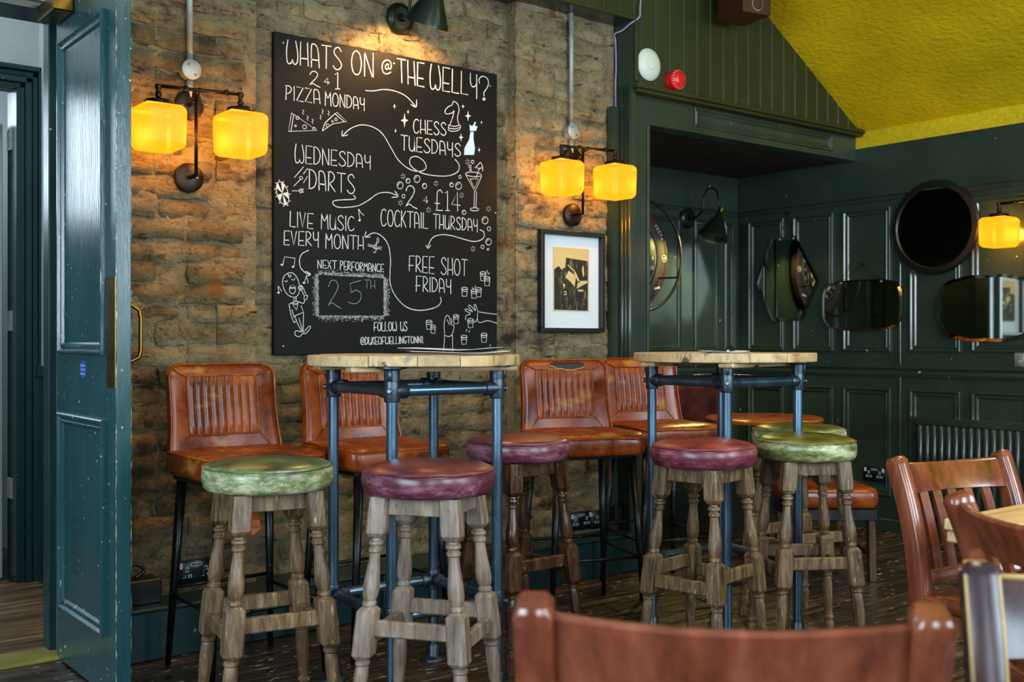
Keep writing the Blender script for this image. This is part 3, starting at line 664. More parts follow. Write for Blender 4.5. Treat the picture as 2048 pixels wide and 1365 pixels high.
# the sign-writer's narrow hand: strokes in a unit box, y up; (smooth?, points)
F = {
'A': (.42, [(1, [(.03, -.02), (.02, .5), (.03, .84), (.05, .96), (.14, 1), (.28, .93), (.36, .72), (.40, .3), (.42, -.02)]), (0, [(.02, .30), (.40, .30)])]),
'B': (.4, [(0, [(0, 0), (0, 1)]), (1, [(0, 1), (.3, .92), (.34, .74), (.2, .55), (0, .52)]), (1, [(0, .52), (.3, .45), (.38, .25), (.25, .03), (0, 0)])]),
'C': (.42, [(1, [(.40, .90), (.28, 1), (.12, .93), (.02, .68), (0, .38), (.08, .08), (.2, 0), (.34, .05), (.42, .16)])]),
'D': (.42, [(0, [(.02, 1), (.02, 0)]), (1, [(-.02, 1), (.18, .98), (.36, .8), (.42, .5), (.34, .18), (.16, .02), (-.02, 0)])]),
'E': (.38, [(0, [(.38, 1), (.03, 1), (0, 0), (.38, 0)]), (0, [(.02, .34), (.33, .34)])]),
'F': (.40, [(0, [(.40, 1), (.04, 1), (.02, 0)]), (0, [(-.05, .36), (.30, .38)])]),
'G': (.42, [(1, [(.40, .88), (.26, 1), (.08, .85), (0, .5), (.06, .14), (.2, 0), (.36, .1), (.40, .34)]), (0, [(.22, .36), (.42, .36)])]),
'H': (.40, [(0, [(.02, 1), (0, 0)]), (0, [(.36, 1), (.40, 0)]), (0, [(.01, .30), (.38, .30)])]),
'I': (.06, [(0, [(.03, 1), (.03, 0)])]),
'J': (.3, [(1, [(.26, 1), (.26, .3), (.15, 0), (0, .1)])]),
'K': (.38, [(0, [(.02, 1), (.0, 0)]), (0, [(.36, 1), (.02, .42)]), (0, [(.1, .52), (.38, 0)])]),
'L': (.36, [(0, [(.02, 1), (0, 0), (.36, -.01)])]),
'M': (.5, [(0, [(.02, 0), (.04, 1)]), (1, [(.04, 1), (.16, .66), (.24, .56), (.33, .68), (.44, 1)]), (0, [(.44, 1), (.50, 0)])]),
'N': (.44, [(0, [(.02, 0), (.02, 1)]), (0, [(.02, 1), (.38, .02)]), (0, [(.42, .02), (.42, 1)])]),
'O': (.46, [(1, [(.23, 1), (.08, .88), (0, .5), (.07, .12), (.23, 0), (.39, .12), (.46, .5), (.38, .88), (.23, 1)])]),
'P': (.4, [(0, [(.06, 1), (.02, 0)]), (1, [(0, .98), (.2, 1), (.38, .84), (.32, .6), (.18, .46), (.03, .44)])]),
'Q': (.46, [(1, [(.23, 1), (0, .5), (.23, 0), (.46, .5), (.23, 1)])]),
'R': (.4, [(0, [(.04, 1), (.02, 0)]), (1, [(0, .99), (.2, 1), (.36, .8), (.28, .55), (.06, .38)]), (0, [(.08, .38), (.40, 0)])]),
'S': (.42, [(1, [(.40, .84), (.28, 1), (.1, .93), (.05, .74), (.16, .58), (.32, .42), (.42, .22), (.32, .03), (.14, 0), (0, .14)])]),
'T': (.44, [(0, [(0, 1), (.46, 1)]), (0, [(.23, 1), (.22, 0)])]),
'U': (.40, [(1, [(.02, 1), (.0, .4), (.06, .08), (.2, 0), (.32, .1), (.37, .4), (.38, 1)]), (0, [(.38, 1), (.40, 0)])]),
'V': (.4, [(0, [(0, 1), (.18, 0), (.38, 1)])]),
'W': (.56, [(1, [(.07, 1), (.0, .55), (.03, .12), (.13, 0), (.26, .08), (.29, .2), (.33, .07), (.44, 0), (.55, .15), (.56, .5), (.46, 1)])]),
'X': (.4, [(0, [(0, 1), (.38, 0)]), (0, [(.38, 1), (0, 0)])]),
'Y': (.38, [(1, [(.02, 1), (.02, .62), (.10, .42), (.24, .42), (.34, .55)]), (0, [(.36, 1.0), (.36, -.12)])]),
'Z': (.42, [(0, [(.02, 1), (.42, .98), (.0, .02), (.42, -.02)])]),
'?': (.40, [(1, [(.02, .70), (.0, .86), (.14, 1), (.32, .93), (.38, .7), (.30, .45), (.2, .3), (.2, .14)]), (1, [(.2, .06), (.15, .01), (.2, -.04), (.25, .01), (.2, .06)])]),
'@': (.6, [(1, [(.38, .62), (.28, .68), (.2, .5), (.26, .32), (.36, .38), (.39, .6)]), (1, [(.39, .68), (.40, .4), (.5, .34), (.56, .55), (.5, .85), (.3, .98), (.08, .82), (0, .5), (.08, .14), (.3, 0), (.52, .1)])]),
'1': (.2, [(0, [(0, .88), (.12, 1), (.12, 0)]), (0, [(.02, 0), (.22, 0)])]),
'2': (.50, [(1, [(.02, .75), (.1, .95), (.25, 1), (.38, .86), (.34, .62), (.14, .28), (0, .04)]), (1, [(0, .04), (.16, .16), (.32, .06), (.5, -.02)])]),
'4': (.42, [(0, [(.3, 0), (.28, 1), (0, .32), (.42, .30)])]),
'5': (.5, [(0, [(.46, .98), (.1, .88), (.14, .5)]), (1, [(.14, .5), (.3, .6), (.46, .46), (.44, .2), (.28, .06), (.04, .14)])]),
'£': (.38, [(1, [(.36, .88), (.26, 1), (.12, .88), (.1, .5), (.1, 0)]), (0, [(.0, .34), (.24, .34)]), (0, [(.04, 0), (.38, 0)])]),
' ': (.30, []),
}
def write(ch, txt, tl, bl, tr, br, w=.0042, gap=.13):
    """tl, bl: top and bottom of the line's left end, tr, br: of its right end (photograph pixels)"""
    wd = [F[c_][0] for c_ in txt]; tot = sum(wd)+gap*(len(txt)-1); x = 0
    for c_, a in zip(txt, wd):
        for sm, pts in F[c_][1]:
            q = []
            src = catmull(pts, 5) if sm else pts
            for (u, v) in src:
                t = (x+u)/tot
                bx = bl[0]+(br[0]-bl[0])*t; by = bl[1]+(br[1]-bl[1])*t; tx = tl[0]+(tr[0]-tl[0])*t; ty = tl[1]+(tr[1]-tl[1])*t
                q.append((bx+(tx-bx)*v, by+(ty-by)*v))
            ch.line([seat(*p) for p in q], w)
        x += a+gap
def text_obj(rows, mt=None, w=.0042, gap=.13):
    ch = Chalk()
    for r_ in rows:
        write(ch, *r_[:5], w=(r_[5] if len(r_) > 5 else w), gap=(r_[6] if len(r_) > 6 else gap)); ch.done('chalk_lettering', mt or M['chalk'])
text_obj([('WHATS', (573, 80), (573, 127), (683, 96), (683, 140), .0052), ('ON', (703, 100), (703, 148), (747, 107), (747, 155), .0052),
          ('@', (764, 119), (764, 149), (784, 120), (784, 147), .0048),
          ('THE', (794, 117), (796, 164), (848, 127), (848, 174), .005), ('WELLY', (860, 128), (860, 178), (954, 150), (954, 192), .005), ('?', (958, 152), (958, 200), (978, 154), (978, 197), .005)])
text_obj([('2', (619, 142), (619, 171), (640, 144), (640, 174)), ('4', (648, 155), (648, 168), (659, 157), (659, 169)), ('1', (670, 145), (670, 178), (679, 145), (679, 178))])
text_obj([('PIZZA', (571, 171), (571, 199), (640, 180), (640, 207)), ('MONDAY', (650, 183), (650, 211), (729, 197), (729, 219))])
text_obj([('WEDNESDAY', (590, 288), (590, 326), (741, 312), (741, 336))])
text_obj([('DARTS', (618, 339), (618, 377), (709, 350), (709, 388), .0046)])
text_obj([('LIVE', (580, 423), (580, 453), (626, 428), (626, 458)), ('MUSIC', (642, 428), (642, 458), (708, 434), (708, 462))])
text_obj([('EVERY', (568, 462), (568, 490), (637, 465), (637, 492)), ('MONTH', (651, 467), (651, 497), (727, 473), (727, 499))])
text_obj([('NEXT', (635, 520), (635, 536), (673, 522), (673, 538), .0036), ('PERFORMANCE', (680, 522), (680, 539), (767, 529), (767, 544), .0036)], gap=.14)
text_obj([('CHESS', (827, 238), (827, 266), (892, 246), (892, 271)), ('TUESDAYS', (802, 270), (802, 300), (921, 288), (921, 313))])
text_obj([('2', (811, 371), (811, 415), (834, 373), (834, 417)), ('4', (847, 392), (847, 406), (856, 393), (856, 407), .0034), ('£14', (870, 379), (870, 421), (920, 385), (920, 422))])
text_obj([('COCKTAIL', (762, 418), (762, 452), (855, 427), (855, 457)), ('THURSDAY', (867, 428), (867, 457), (955, 440), (955, 462))])
text_obj([('FREE', (818, 512), (818, 542), (868, 514), (868, 548)), ('SHOT', (882, 515), (882, 549), (934, 520), (934, 552)), ('FRIDAY', (832, 552), (832, 583), (902, 560), (902, 585))])
text_obj([('FOLLOW', (748, 645), (748, 662), (793, 644), (793, 662), .004), ('US', (801, 644), (801, 662), (814, 644), (814, 662), .004),
          ('@DUKEOFWELLINGTONN1', (721, 675), (721, 690), (846, 673), (846, 686), .0036)], gap=.12)
ch = Chalk(); write(ch, '2', (656, 560), (656, 614), (682, 562), (682, 616), w=.0036); ch.done('chalk_lettering', M['chalk_faint']); write(ch, '5', (694, 562), (694, 612), (724, 560), (724, 610), w=.0034); ch.done('chalk_lettering', M['chalk_faint']); write(ch, 'TH', (729, 560), (729, 577), (750, 561), (750, 578), w=.003)
ch.done('chalk_lettering', M['chalk_faint'])
# the 2 of the date is fresher; dotted frame round it
ch = Chalk(-.0050); rnd = random.Random(5)
def inner(t):   # walk round the frame, corners in photo pixels
    cs4 = [(636, 549), (768, 556), (768, 632), (637, 632)]; k = int(t) % 4; u = t-int(t); a, b = cs4[k], cs4[(k+1) % 4]
    return (a[0]+(b[0]-a[0])*u, a[1]+(b[1]-a[1])*u), k
for i in range(2600):
    (x, y), k = inner(rnd.random()*4); d = abs(rnd.gauss(0, 1))*3.2
    nx_, ny_ = ((0, -1), (1, 0), (0, 1), (-1, 0))[k]
    ch.dot((x+nx_*d+rnd.uniform(-1.5, 1.5), y+ny_*d+rnd.uniform(-1.5, 1.5)), rnd.uniform(.35, .7), 5)
for i in range(260):
    (x, y), k = inner(rnd.random()*4); nx_, ny_ = ((0, -1), (1, 0), (0, 1), (-1, 0))[k]; d = rnd.uniform(6, 15)
    ch.dot((x+nx_*d*.8, y+ny_*d*.8), .55, 5)
o = ch.done('dotted_frame', M['chalk']); o['kind'] = 'stuff'
# arrows and swirls
ch = Chalk()
for pts in ([(731, 181), (745, 182), (770, 179), (795, 184), (815, 195), (831, 213)], [(822, 209), (832, 214), (833, 200)],
            [(685, 272), (700, 258), (722, 250), (745, 254), (765, 268), (782, 296), (798, 322), (820, 339), (840, 343), (852, 336), (847, 322), (832, 313), (820, 318), (822, 332), (840, 345), (865, 351), (895, 352), (915, 344), (918, 330), (910, 319)],
            [(685, 262), (684, 272), (695, 270)],
            [(707, 391), (711, 396), (706, 399), (685, 400), (668, 402), (666, 408), (674, 414), (690, 415), (715, 412), (735, 402), (755, 388), (775, 385), (794, 391)], [(790, 383), (796, 393), (784, 395)],
            [(960, 460), (967, 464), (968, 474), (960, 481), (945, 483), (925, 478), (900, 471), (880, 470), (865, 476), (857, 490), (856, 496)], [(852, 491), (856, 497), (861, 491)],
            [(881, 595), (882, 604), (875, 613), (858, 619), (835, 621), (812, 614), (792, 594), (781, 570), (780, 545), (781, 520), (777, 492), (765, 474), (748, 466), (732, 474)], [(732, 464), (730, 474), (740, 474)],
            [(617, 501), (604, 508), (599, 520), (601, 535), (611, 546), (620, 549)], [(612, 543), (621, 549), (612, 553)]):
    ch.px(pts, .0040); ch.done('chalk_arrow', M['chalk'])
ch.done('chalk_arrow', M['chalk'])
# pizza slices, music notes, dartboard, darts
ch = Chalk()
for pts in ([(583, 226), (577, 263), (634, 261), (583, 226)], [(587, 231), (582, 262)], [(645, 260), (650, 246), (668, 229), (674, 225), (693, 243), (665, 248), (645, 262)], [(670, 228), (688, 243)]): ch.px(pts, .0036, False); ch.done('chalk_drawing', M['chalk'])
ch.done('chalk_drawing', M['chalk'])
for cx, cy, r in ((609, 254, 4), (595, 236, 3), (672, 239, 2.6), (665, 243, 1.6), (628, 258, 3), (591, 252, 2), (655, 251, 3)): ch.ell(cx, cy, r, r, .003, 12); ch.done('chalk_drawing', M['chalk'])
for x0, y0 in ((606, 220), (615, 232), (625, 238), (641, 230), (645, 219), (657, 222)): ch.px([(x0-1, y0), (x0+1.5, y0+3), (x0-1, y0+6), (x0+1, y0+9)], .0026); ch.done('chalk_drawing', M['chalk'])
for cx, cy in ((719, 441), (562+2, 530), (589-3, 534), (608, 570-4), (557, 590-4)): ch.blob([(cx+2.9*math.cos(k), cy+2*math.sin(k)) for k in (0, .8, 1.6, 2.4, 3.1, 3.9, 4.7, 5.5)]); ch.done('chalk_drawing', M['chalk'])
ch.px([(720, 440), (717, 419), (722, 426), (728, 431)], .0030); ch.done('chalk_drawing', M['chalk']); ch.px([(566, 529), (569, 514), (590, 517), (588, 533)], .0032, False); ch.done('chalk_drawing', M['chalk'])
ch.px([(609, 565), (612, 555), (615, 560), (616, 567)], .0028); ch.done('chalk_drawing', M['chalk']); ch.px([(558, 585), (556, 573), (561, 579), (563, 583)], .0028); ch.done('chalk_drawing', M['chalk'])
for q_ in ([(589, 355), (607, 334)], [(607, 348), (615, 337)], [(607, 366), (615, 353)]):
    ch.px(q_, .0032); ch.done('chalk_drawing', M['chalk'])
ch.px([(588, 372), (600, 360)], .003); ch.px([(584, 382), (599, 382)], .003)
ch.ell(602, 356, 3.4, 3, .003, 10); ch.ell(602, 382, 4, 4, .003, 10); ch.px([(600, 379), (607, 385)], .003); ch.px([(600, 385), (607, 378)], .003)
ch.done('chalk_drawing', M['chalk'])
ch.ell(565, 387, 11, 24, .0036, 26, rot=-.28)
for k in range(0, 10, 2):
    a = 2*PI*k/10; b_ = 2*PI*(k+1)/10; poly = [(565, 387)]
    for q in range(5):
        t = a+(b_-a)*q/4; x, y = 10.5*math.cos(t), 23*math.sin(t); poly.append((565+x*math.cos(-.28)-y*math.sin(-.28), 387+x*math.sin(-.28)+y*math.cos(-.28)))
    ch.blob(poly)
for k in range(11):
    t = 2*PI*k/11+.2; x, y = 14*math.cos(t), 27*math.sin(t); ch.dot((565+x*math.cos(-.28)-y*math.sin(-.28), 387+x*math.sin(-.28)+y*math.cos(-.28)), 1.3)
ch.done('chalk_drawing', M['chalk']); ch.px([(736, 489), (763, 495)], .0026); ch.px([(736, 492), (763, 499)], .0026)
ch.px([(748, 505), (746, 503), (749, 506), (752, 500), (754, 480), (756, 476), (757, 484), (750, 490), (747, 496), (754, 499), (757, 494), (751, 493)], .0028)
ch.done('chalk_drawing', M['chalk'])
# the singer
ch = Chalk()
for pts in ([(577, 546), (568, 553), (565, 566), (570, 583), (580, 593), (592, 594), (598, 586), (599, 572), (594, 556), (586, 547), (577, 546)],
            [(576, 549), (579, 555), (582, 552), (579, 550)], [(569, 562), (572, 564), (575, 562)], [(583, 559), (587, 561), (590, 557)],
            [(588, 595), (588, 604)], [(592, 595), (592, 604)], [(578, 609), (588, 604), (594, 603), (606, 607), (610, 600)], [(578, 609), (582, 630), (588, 645), (591, 643)],
            [(585, 608), (593, 621), (596, 606)], [(602, 612), (607, 625), (590, 632)], [(589, 632), (596, 650), (604, 665)], [(607, 625), (606, 663)], [(598, 637), (605, 663)],
            [(604, 665), (592, 662), (590, 670), (598, 674), (605, 668)], [(607, 665), (618, 653), (621, 656), (612, 667), (606, 667)],
            [(602, 577), (607, 590)], [(606, 575), (611, 588)], [(609, 591), (615, 592), (612, 600), (608, 598), (609, 591)], [(584, 620), (588, 635)]):
    ch.px(pts, .0032, len(pts) > 3)
ch.ell(585, 579, 6, 9, .0034, 18); ch.ell(601, 576, 4, 4.5, .004, 12); ch.ell(601, 576, 2, 2.3, .004, 10); ch.ell(585, 573, 4, 3, .003, 10)
ch.px([(580, 577), (590, 577)], .003); ch.px([(585, 606), (592, 609), (596, 605)], .004)
ch.done('chalk_drawing', M['chalk'])
# chess pieces and stars
ch = Chalk()
for pts in ([(899, 252), (905, 235), (908, 222), (904, 226), (893, 228), (890, 222), (896, 214), (904, 210), (907, 203), (915, 208), (918, 220), (915, 235), (917, 247), (921, 252), (918, 260), (905, 263), (897, 260), (897, 252)],
            [(897, 250), (908, 253), (920, 250)], [(897, 256), (908, 258), (920, 255)]): ch.px(pts, .0034)
ch.done('chalk_drawing', M['chalk'])
def star(cx, cy, rx, ry): ch.blob([(cx, cy-ry), (cx+rx*.22, cy-ry*.2), (cx+rx, cy), (cx+rx*.22, cy+ry*.2), (cx, cy+ry), (cx-rx*.22, cy+ry*.2), (cx-rx, cy), (cx-rx*.22, cy-ry*.2)])
for s_ in ((809, 241, 7.5, 15), (936, 232, 6, 10.5), (922, 275, 5, 9), (789, 213, 3, 6), (816, 224, 2.6, 5), (791, 262, 2.4, 5), (926, 213, 3.5, 4.5), (963, 245, 2, 4), (958, 300, 3, 6)): star(*s_); ch.done('chalk_drawing', M['chalk'])
ch.done('chalk_drawing', M['chalk'])
ch = Chalk()
ch.blob([(928, 310), (929, 296), (938, 280), (941, 264), (947, 264), (947, 280), (950, 297), (948, 310)]); ch.blob([(940, 262), (939, 249), (944, 253), (949, 246), (951, 253), (955, 252), (952, 262)]); ch.dot((950, 246), 2)
ch.done('chalk_drawing', M['chalk_blue'])
# cocktail, bubbles, sparkles, shot glasses and hands
ch = Chalk()
for cx, cy, r in ((800, 371, 6), (816, 362, 4), (834, 358, 6), (849, 372, 4.3), (807, 393, 3), (903, 370, 3.6), (917, 372, 6), (920, 354, 2.5), (928, 425, 3.6), (970, 441, 6), (978, 458, 3.4), (977, 484, 5.5), (965, 494, 3), (976, 499, 1.6), (945, 324, 2.6), (940, 333, 2.4), (941, 340, 1.8)):
    ch.ell(cx, cy, r, r*1.2, .0032, 16)
    if r > 3.5: ch.ell(cx-.5, cy-.5, r*.5, r*.6, .0022, 8, PI*.9, PI*1.6)
    ch.done('chalk_drawing', M['chalk'])
for cx, cy in ((806, 353), (872, 367), (923, 391), (801, 406), (857, 420), (935, 324), (977, 418), (946, 498)):
    for k in range(6): a = PI/3*k+.4; ch.px([(cx+2.2*math.cos(a), cy+2.8*math.sin(a)), (cx+4.6*math.cos(a), cy+5.6*math.sin(a))], .0022, False)
    ch.done('chalk_drawing', M['chalk'])
for pts in ([(931, 349), (950, 384), (963, 353)], [(940, 358), (949, 378), (957, 358), (940, 358)], [(949, 384), (948, 416)], [(953, 384), (952, 416)], [(952, 356), (959, 336)]): ch.px(pts, .0034, False)
ch.ell(947, 349, 16, 4.5, .0032, 20, rot=.08); ch.ell(949, 419, 8.5, 3.2, .0034, 16)
ch.px([(950, 336), (957, 329), (961, 325), (965, 334), (965, 342)], .0036); ch.px([(952, 334), (958, 338), (964, 335)], .0036)
ch.done('chalk_drawing', M['chalk'])
def shot(cx, cy, w_=6, h=16, fill=True):
    ch.ell(cx, cy-h/2, w_, 2.2, .003, 12); ch.px([(cx-w_, cy-h/2), (cx-w_*.7, cy+h/2), (cx+w_*.7, cy+h/2), (cx+w_, cy-h/2)], .003, False)
    ch.px([(cx-w_*.85, cy-h*.1), (cx+w_*.85, cy-h*.1)], .0026, False)
    if fill: ch.px([(cx-w_*.8, cy-h*.3), (cx+w_*.8, cy-h*.35)], .003, False)
for a in ((966, 554), (974, 564), (929, 585), (948, 589), (957, 586), (858, 651, 6, 16, False), (866, 660, 5, 14, False), (912, 640, 5.5, 16), (941, 648), (928, 681), (968, 677)): shot(*a); ch.done('chalk_drawing', M['chalk'])
for pts in ([(887, 702), (889, 672), (888, 650), (891, 635), (895, 631), (899, 636), (904, 642), (903, 650), (908, 652), (906, 664), (902, 672)], [(905, 672), (905, 702)], [(889, 671), (897, 674), (905, 671)], [(894, 640), (899, 650)], [(899, 640), (903, 650)],
            [(994, 629), (975, 627), (956, 624)], [(994, 647), (975, 642), (957, 645), (955, 626)], [(956, 624), (951, 610), (948, 612), (951, 622), (940, 611), (937, 614), (945, 624), (932, 618), (931, 622), (941, 628), (932, 632), (931, 640)], [(955, 636), (952, 643), (948, 645)],
            [(945, 575), (946, 578)], [(951, 572), (950, 576)], [(974, 541), (975, 546)], [(979, 546), (976, 549)], [(913, 629), (914, 633)], [(918, 631), (916, 634)], [(934, 659), (932, 663)], [(939, 661), (938, 665)]):
    ch.px(pts, .0030, len(pts) > 3)
    if len(pts) == 2: ch.done('chalk_drawing', M['chalk'])
ch.done('chalk_drawing', M['chalk'])
# ------------------------------------------------------------------ round oak bar stools
def leg_mesh(top, foot, n=16):
    """turned leg: (z, radius or half-width, 's'quare or 'r'ound)"""
    S = [(.676,.0255,'s'),(.60,.0260,'s'),(.583,.0255,'s'),(.5725,.019,'s'),(.568,.0145,'r'),(.563,.0150,'r'),(.560,.0200,'r'),(.553,.0205,'r'),(.549,.0150,'r'),(.545,.0145,'r'),(.541,.0185,'r'),(.534,.0185,'r'),(.530,.0140,'r'),
         (.510,.0150,'r'),(.485,.0178,'r'),(.455,.0212,'r'),(.430,.0218,'r'),(.414,.0185,'r'),(.408,.0150,'r'),(.404,.0185,'r'),(.397,.0190,'r'),(.393,.0160,'r'),(.3895,.019,'s'),(.381,.0255,'s'),(.32,.0260,'s'),(.269,.0255,'s'),(.2595,.019,'s'),
         (.256,.0150,'r'),(.252,.0195,'r'),(.245,.0198,'r'),(.241,.0158,'r'),(.236,.0175,'r'),(.215,.0190,'r'),(.185,.0185,'r'),(.145,.0160,'r'),(.110,.0140,'r'),(.100,.0138,'r'),(.096,.0180,'r'),(.089,.0185,'r'),(.085,.0140,'r'),(.078,.0140,'r'),(.073,.0185,'r'),(.060,.0190,'r'),(.054,.0165,'r'),(.030,.0150,'r'),(0,.0135,'r')]
    vs = []; fs = []
    for z, r, k in S:
        t = 1-z/.676; cx = top[0]+(foot[0]-top[0])*t; cy = top[1]+(foot[1]-top[1])*t
        for j in range(n):
            a = 2*PI*(j-1.5)/n; c_, s_ = math.cos(a), math.sin(a)
            if k == 's':
                u_ = (-.78, -.26, .26, .78)[j % 4]*r; A_ = PI/2*(j//4); x, y = r*math.cos(A_)-u_*math.sin(A_), r*math.sin(A_)+u_*math.cos(A_)
            else: x, y = r*c_, r*s_
            vs.append((cx+x, cy+y, z))
    for i in range(len(S)-1):
        for j in range(n): fs.append((i*n+j, (i+1)*n+j, (i+1)*n+(j+1) % n, i*n+(j+1) % n))
    fs.append(tuple(range(n))); fs.append(tuple(range((len(S)-1)*n, len(S)*n))[::-1])
    g = G(); g.add(vs, fs); return g
def make_stool(lat, dep, rot, label, hide_m, wood, seed, wide=1.0):
    x, y = cam_xy(lat, dep)
    t = thing('bar_stool', label, 'bar stool', (x, y, 0), math.radians(rot-38.3), 'round oak bar stools')
    rnd = random.Random(seed)
    g = G(); n = 64; prof = [(0, .7635), (.05, .7628), (.09, .7605), (.125, .7565), (.150, .7515), (.166, .7450), (.1705, .7410), (.1700, .7385), (.1735, .7370), (.1765, .730), (.1785, .715), (.1770, .700), (.1720, .686), (.165, .6785), (.150, .676), (0, .676)]
    vs = []; fs = []
    for i, (r, z) in enumerate(prof):
        for j in range(n):
            a = 2*PI*j/n; d = noise.noise(Vector((math.cos(a)*2.2+seed, math.sin(a)*2.2, z*9)))*.0035
            rr = r+(d if r > .1 else 0); vs.append((rr*math.cos(a), rr*math.sin(a), z+(noise.noise(Vector((r*math.cos(a)*14, r*math.sin(a)*14, seed)))*.0025 if z > .745 else 0)))
    for i in range(len(prof)-1):
        for j in range(n): fs.append((i*n+j, (i+1)*n+j, (i+1)*n+(j+1) % n, i*n+(j+1) % n))
    g.add(vs, fs); g.obj('seat_cushion', hide_m, t, smooth=True)
    ring = [(.1735*math.cos(2*PI*j/56), .1735*math.sin(2*PI*j/56), .7395) for j in range(57)]
    G().tube(ring, .0030, 8, cap=False).obj('piping', hide_m, t, smooth=True)
    sg = ((-1, -1), (1, -1), (1, 1), (-1, 1)); tp, ft = .095, .155
    for sx, sy in sg: autosmooth(leg_mesh((sx*tp, sy*tp), (sx*ft, sy*ft)).obj('leg', wood, t), 24)
    def at(z): return tp+(ft-tp)*(1-z/.676)
    for k in range(4):
        a, b = sg[k], sg[(k+1) % 4]
        q = at(.65)
        g = G().bar((a[0]*q, a[1]*q, .652), (b[0]*q, b[1]*q, .652), .020, .046, bev=.002); g.obj('apron', wood, t)
        z = .338 if k % 2 == 0 else .305; q = at(z)
        G().bar((a[0]*q, a[1]*q, z), (b[0]*q, b[1]*q, z), .020, .042, bev=.004).obj('stretcher', wood, t)
    t.scale = (wide, wide, 1)
    return t
make_stool(-.669, 2.95, 28, 'round stool with green leather seat, in front of the leftmost tan chair', M['hide_green'], M['oak'], 1)
make_stool(-.222, 2.87, -16, 'round stool with plum leather seat and bleached grey legs, nearest the camera', M['hide_plum'], M['oak_grey'], 2)
make_stool(.021, 3.68, 38, 'round stool with plum leather seat and dark glossy legs, between the high tables', M['hide_plum'], M['oak_dark'], 3)
make_stool(.623, 3.50, 48, 'round stool with wine-red leather seat, under the right high table', M['hide_red'], M['oak'], 4, .96)
make_stool(1.01, 3.70, 6, 'round stool with olive green seat, the front one of two at the right table', M['hide_olive'], M['oak'], 5, .96)
make_stool(1.11, 4.16, 24, 'round stool with olive green seat, half hidden behind the other olive stool', M['hide_olive'], M['oak'], 6)

# ------------------------------------------------------------------ high tables on tube frames
def make_table(lat, dep, rot, label, seed):
    x, y = cam_xy(lat, dep)
    t = thing('high_table', label, 'table', (x, y, 0), math.radians(rot-38.3), 'round high tables')
    R_ = .332; TZ = 1.037; th = .031
    tt = G(); rnd = random.Random(seed)
    top = bpy.data.objects.new('tabletop', None); C.objects.link(top); top.parent = t
    cuts = [-R_, -.235, -.115, .01, .13, .24, R_]; ang = math.radians(25+seed*11)
    for a, b in zip(cuts[:-1], cuts[1:]):
        pts = []
        N_ = 14
        a_, b_ = a+.0012, b-.0012
        for i in range(N_+1):
            u = a_+(b_-a_)*i/N_; pts.append((u, -math.sqrt(max(R_*R_-u*u, 0))))
        for i in range(N_+1):
            u = b_-(b_-a_)*i/N_; pts.append((u, math.sqrt(max(R_*R_-u*u, 0))))
        P = []
        for p in pts:
            if not P or (abs(p[0]-P[-1][0])+abs(p[1]-P[-1][1])) > 1e-4: P.append(p)
        n = len(P); dz = rnd.uniform(-.0012, .0012); g = G()
        def ring(z, k): return [(p[0]*k, p[1]*k, z) for p in P]
        vs = ring(TZ-th+dz, .996)+ring(TZ-th+.003+dz, 1)+ring(TZ-.003+dz, 1)+ring(TZ+dz, .994)
        fs = [tuple(range(n))[::-1], tuple(range(3*n, 4*n))]+[(r_*n+i, r_*n+(i+1) % n, (r_+1)*n+(i+1) % n, (r_+1)*n+i) for r_ in range(3) for i in range(n)]
        g.add(vs, fs); o = g.obj('plank', M['table'], top); o.rotation_euler = (0, 0, ang)
    for u in (-.16, .16):
        o = G().box((-.27, u-.03, TZ-th-.018), (.27, u+.03, TZ-th-.0005), .004).obj('batten', M['table'], t); o.rotation_euler = (0, 0, ang)
    d = .265; pos = [(d, 0), (0, d), (-d, 0), (0, -d)]; rt = .0168
    for px_, py_ in pos:
        lg = G().tube([(px_, py_, .012), (px_, py_, TZ-th)], rt, 20, cap=False).obj('leg', M['pipe'], t, smooth=True)
        g = G().lathe([(.046, 0), (.046, .006), (.043, .009), (.026, .012), (.0235, .016), (.0235, .050), (.0215, .053), (.0165, .053)], 28, (px_, py_, 0))
        autosmooth(g.obj('floor_flange', M['casting'], lg), 50)
        g = G().lathe([(.044, TZ-th-.0005), (.044, TZ-th-.006), (.028, TZ-th-.010), (.0235, TZ-th-.012), (.0235, TZ-th-.045), (.0165, TZ-th-.046)], 28, (px_, py_, 0))
        ax = Vector((px_, py_, 0)).normalized()
        g.bar((px_+ax.x*.022, py_+ax.y*.022, TZ-th-.043), (px_+ax.x*.022, py_+ax.y*.022, TZ-th-.008), .014, .012, up=ax, bev=.003)
        autosmooth(g.obj('top_socket', M['casting'], lg), 50)
    for zc in (.934, .272):
        for k in range(4):
            p, q = Vector((*pos[k], zc)), Vector((*pos[(k+1) % 4], zc)); u = (q-p).normalized()
            G().tube([p+u*.02, q-u*.02], rt*.98, 20, cap=False).obj('cross_tube', M['pipe'], t, smooth=True)
            prv = (Vector((*pos[(k-1) % 4], zc))-p).normalized()
            g = G().lathe([(.0172, zc-.033), (.0225, zc-.032), (.0235, zc-.029), (.0235, zc+.029), (.0225, zc+.032), (.0172, zc+.033)], 28, (p.x, p.y, 0))
            for dr in (u, prv): g.tube([p, p+dr*.046, p+dr*.049, p+dr*.049], [.0225, .0225, .0205, .0172], 24)
            ax = Vector((p.x, p.y, 0)).normalized()
            g.tube([p+ax*.022, p+ax*.030, p+ax*.031], [.0085, .0085, .0062], 12)
            f_ = autosmooth(g.obj('corner_fitting', M['casting'], t), 50)
            g = G().tube([p+ax*.0312, p+ax*.0322], [.0052, .0048], 12); g.obj('grub_screw', M['galv'], f_)
    return t, TZ
ta, TZ = make_table(-.308, 3.39, -9, 'round plank-topped high table on blue-black steel tube, in front of the chalkboard', 1)
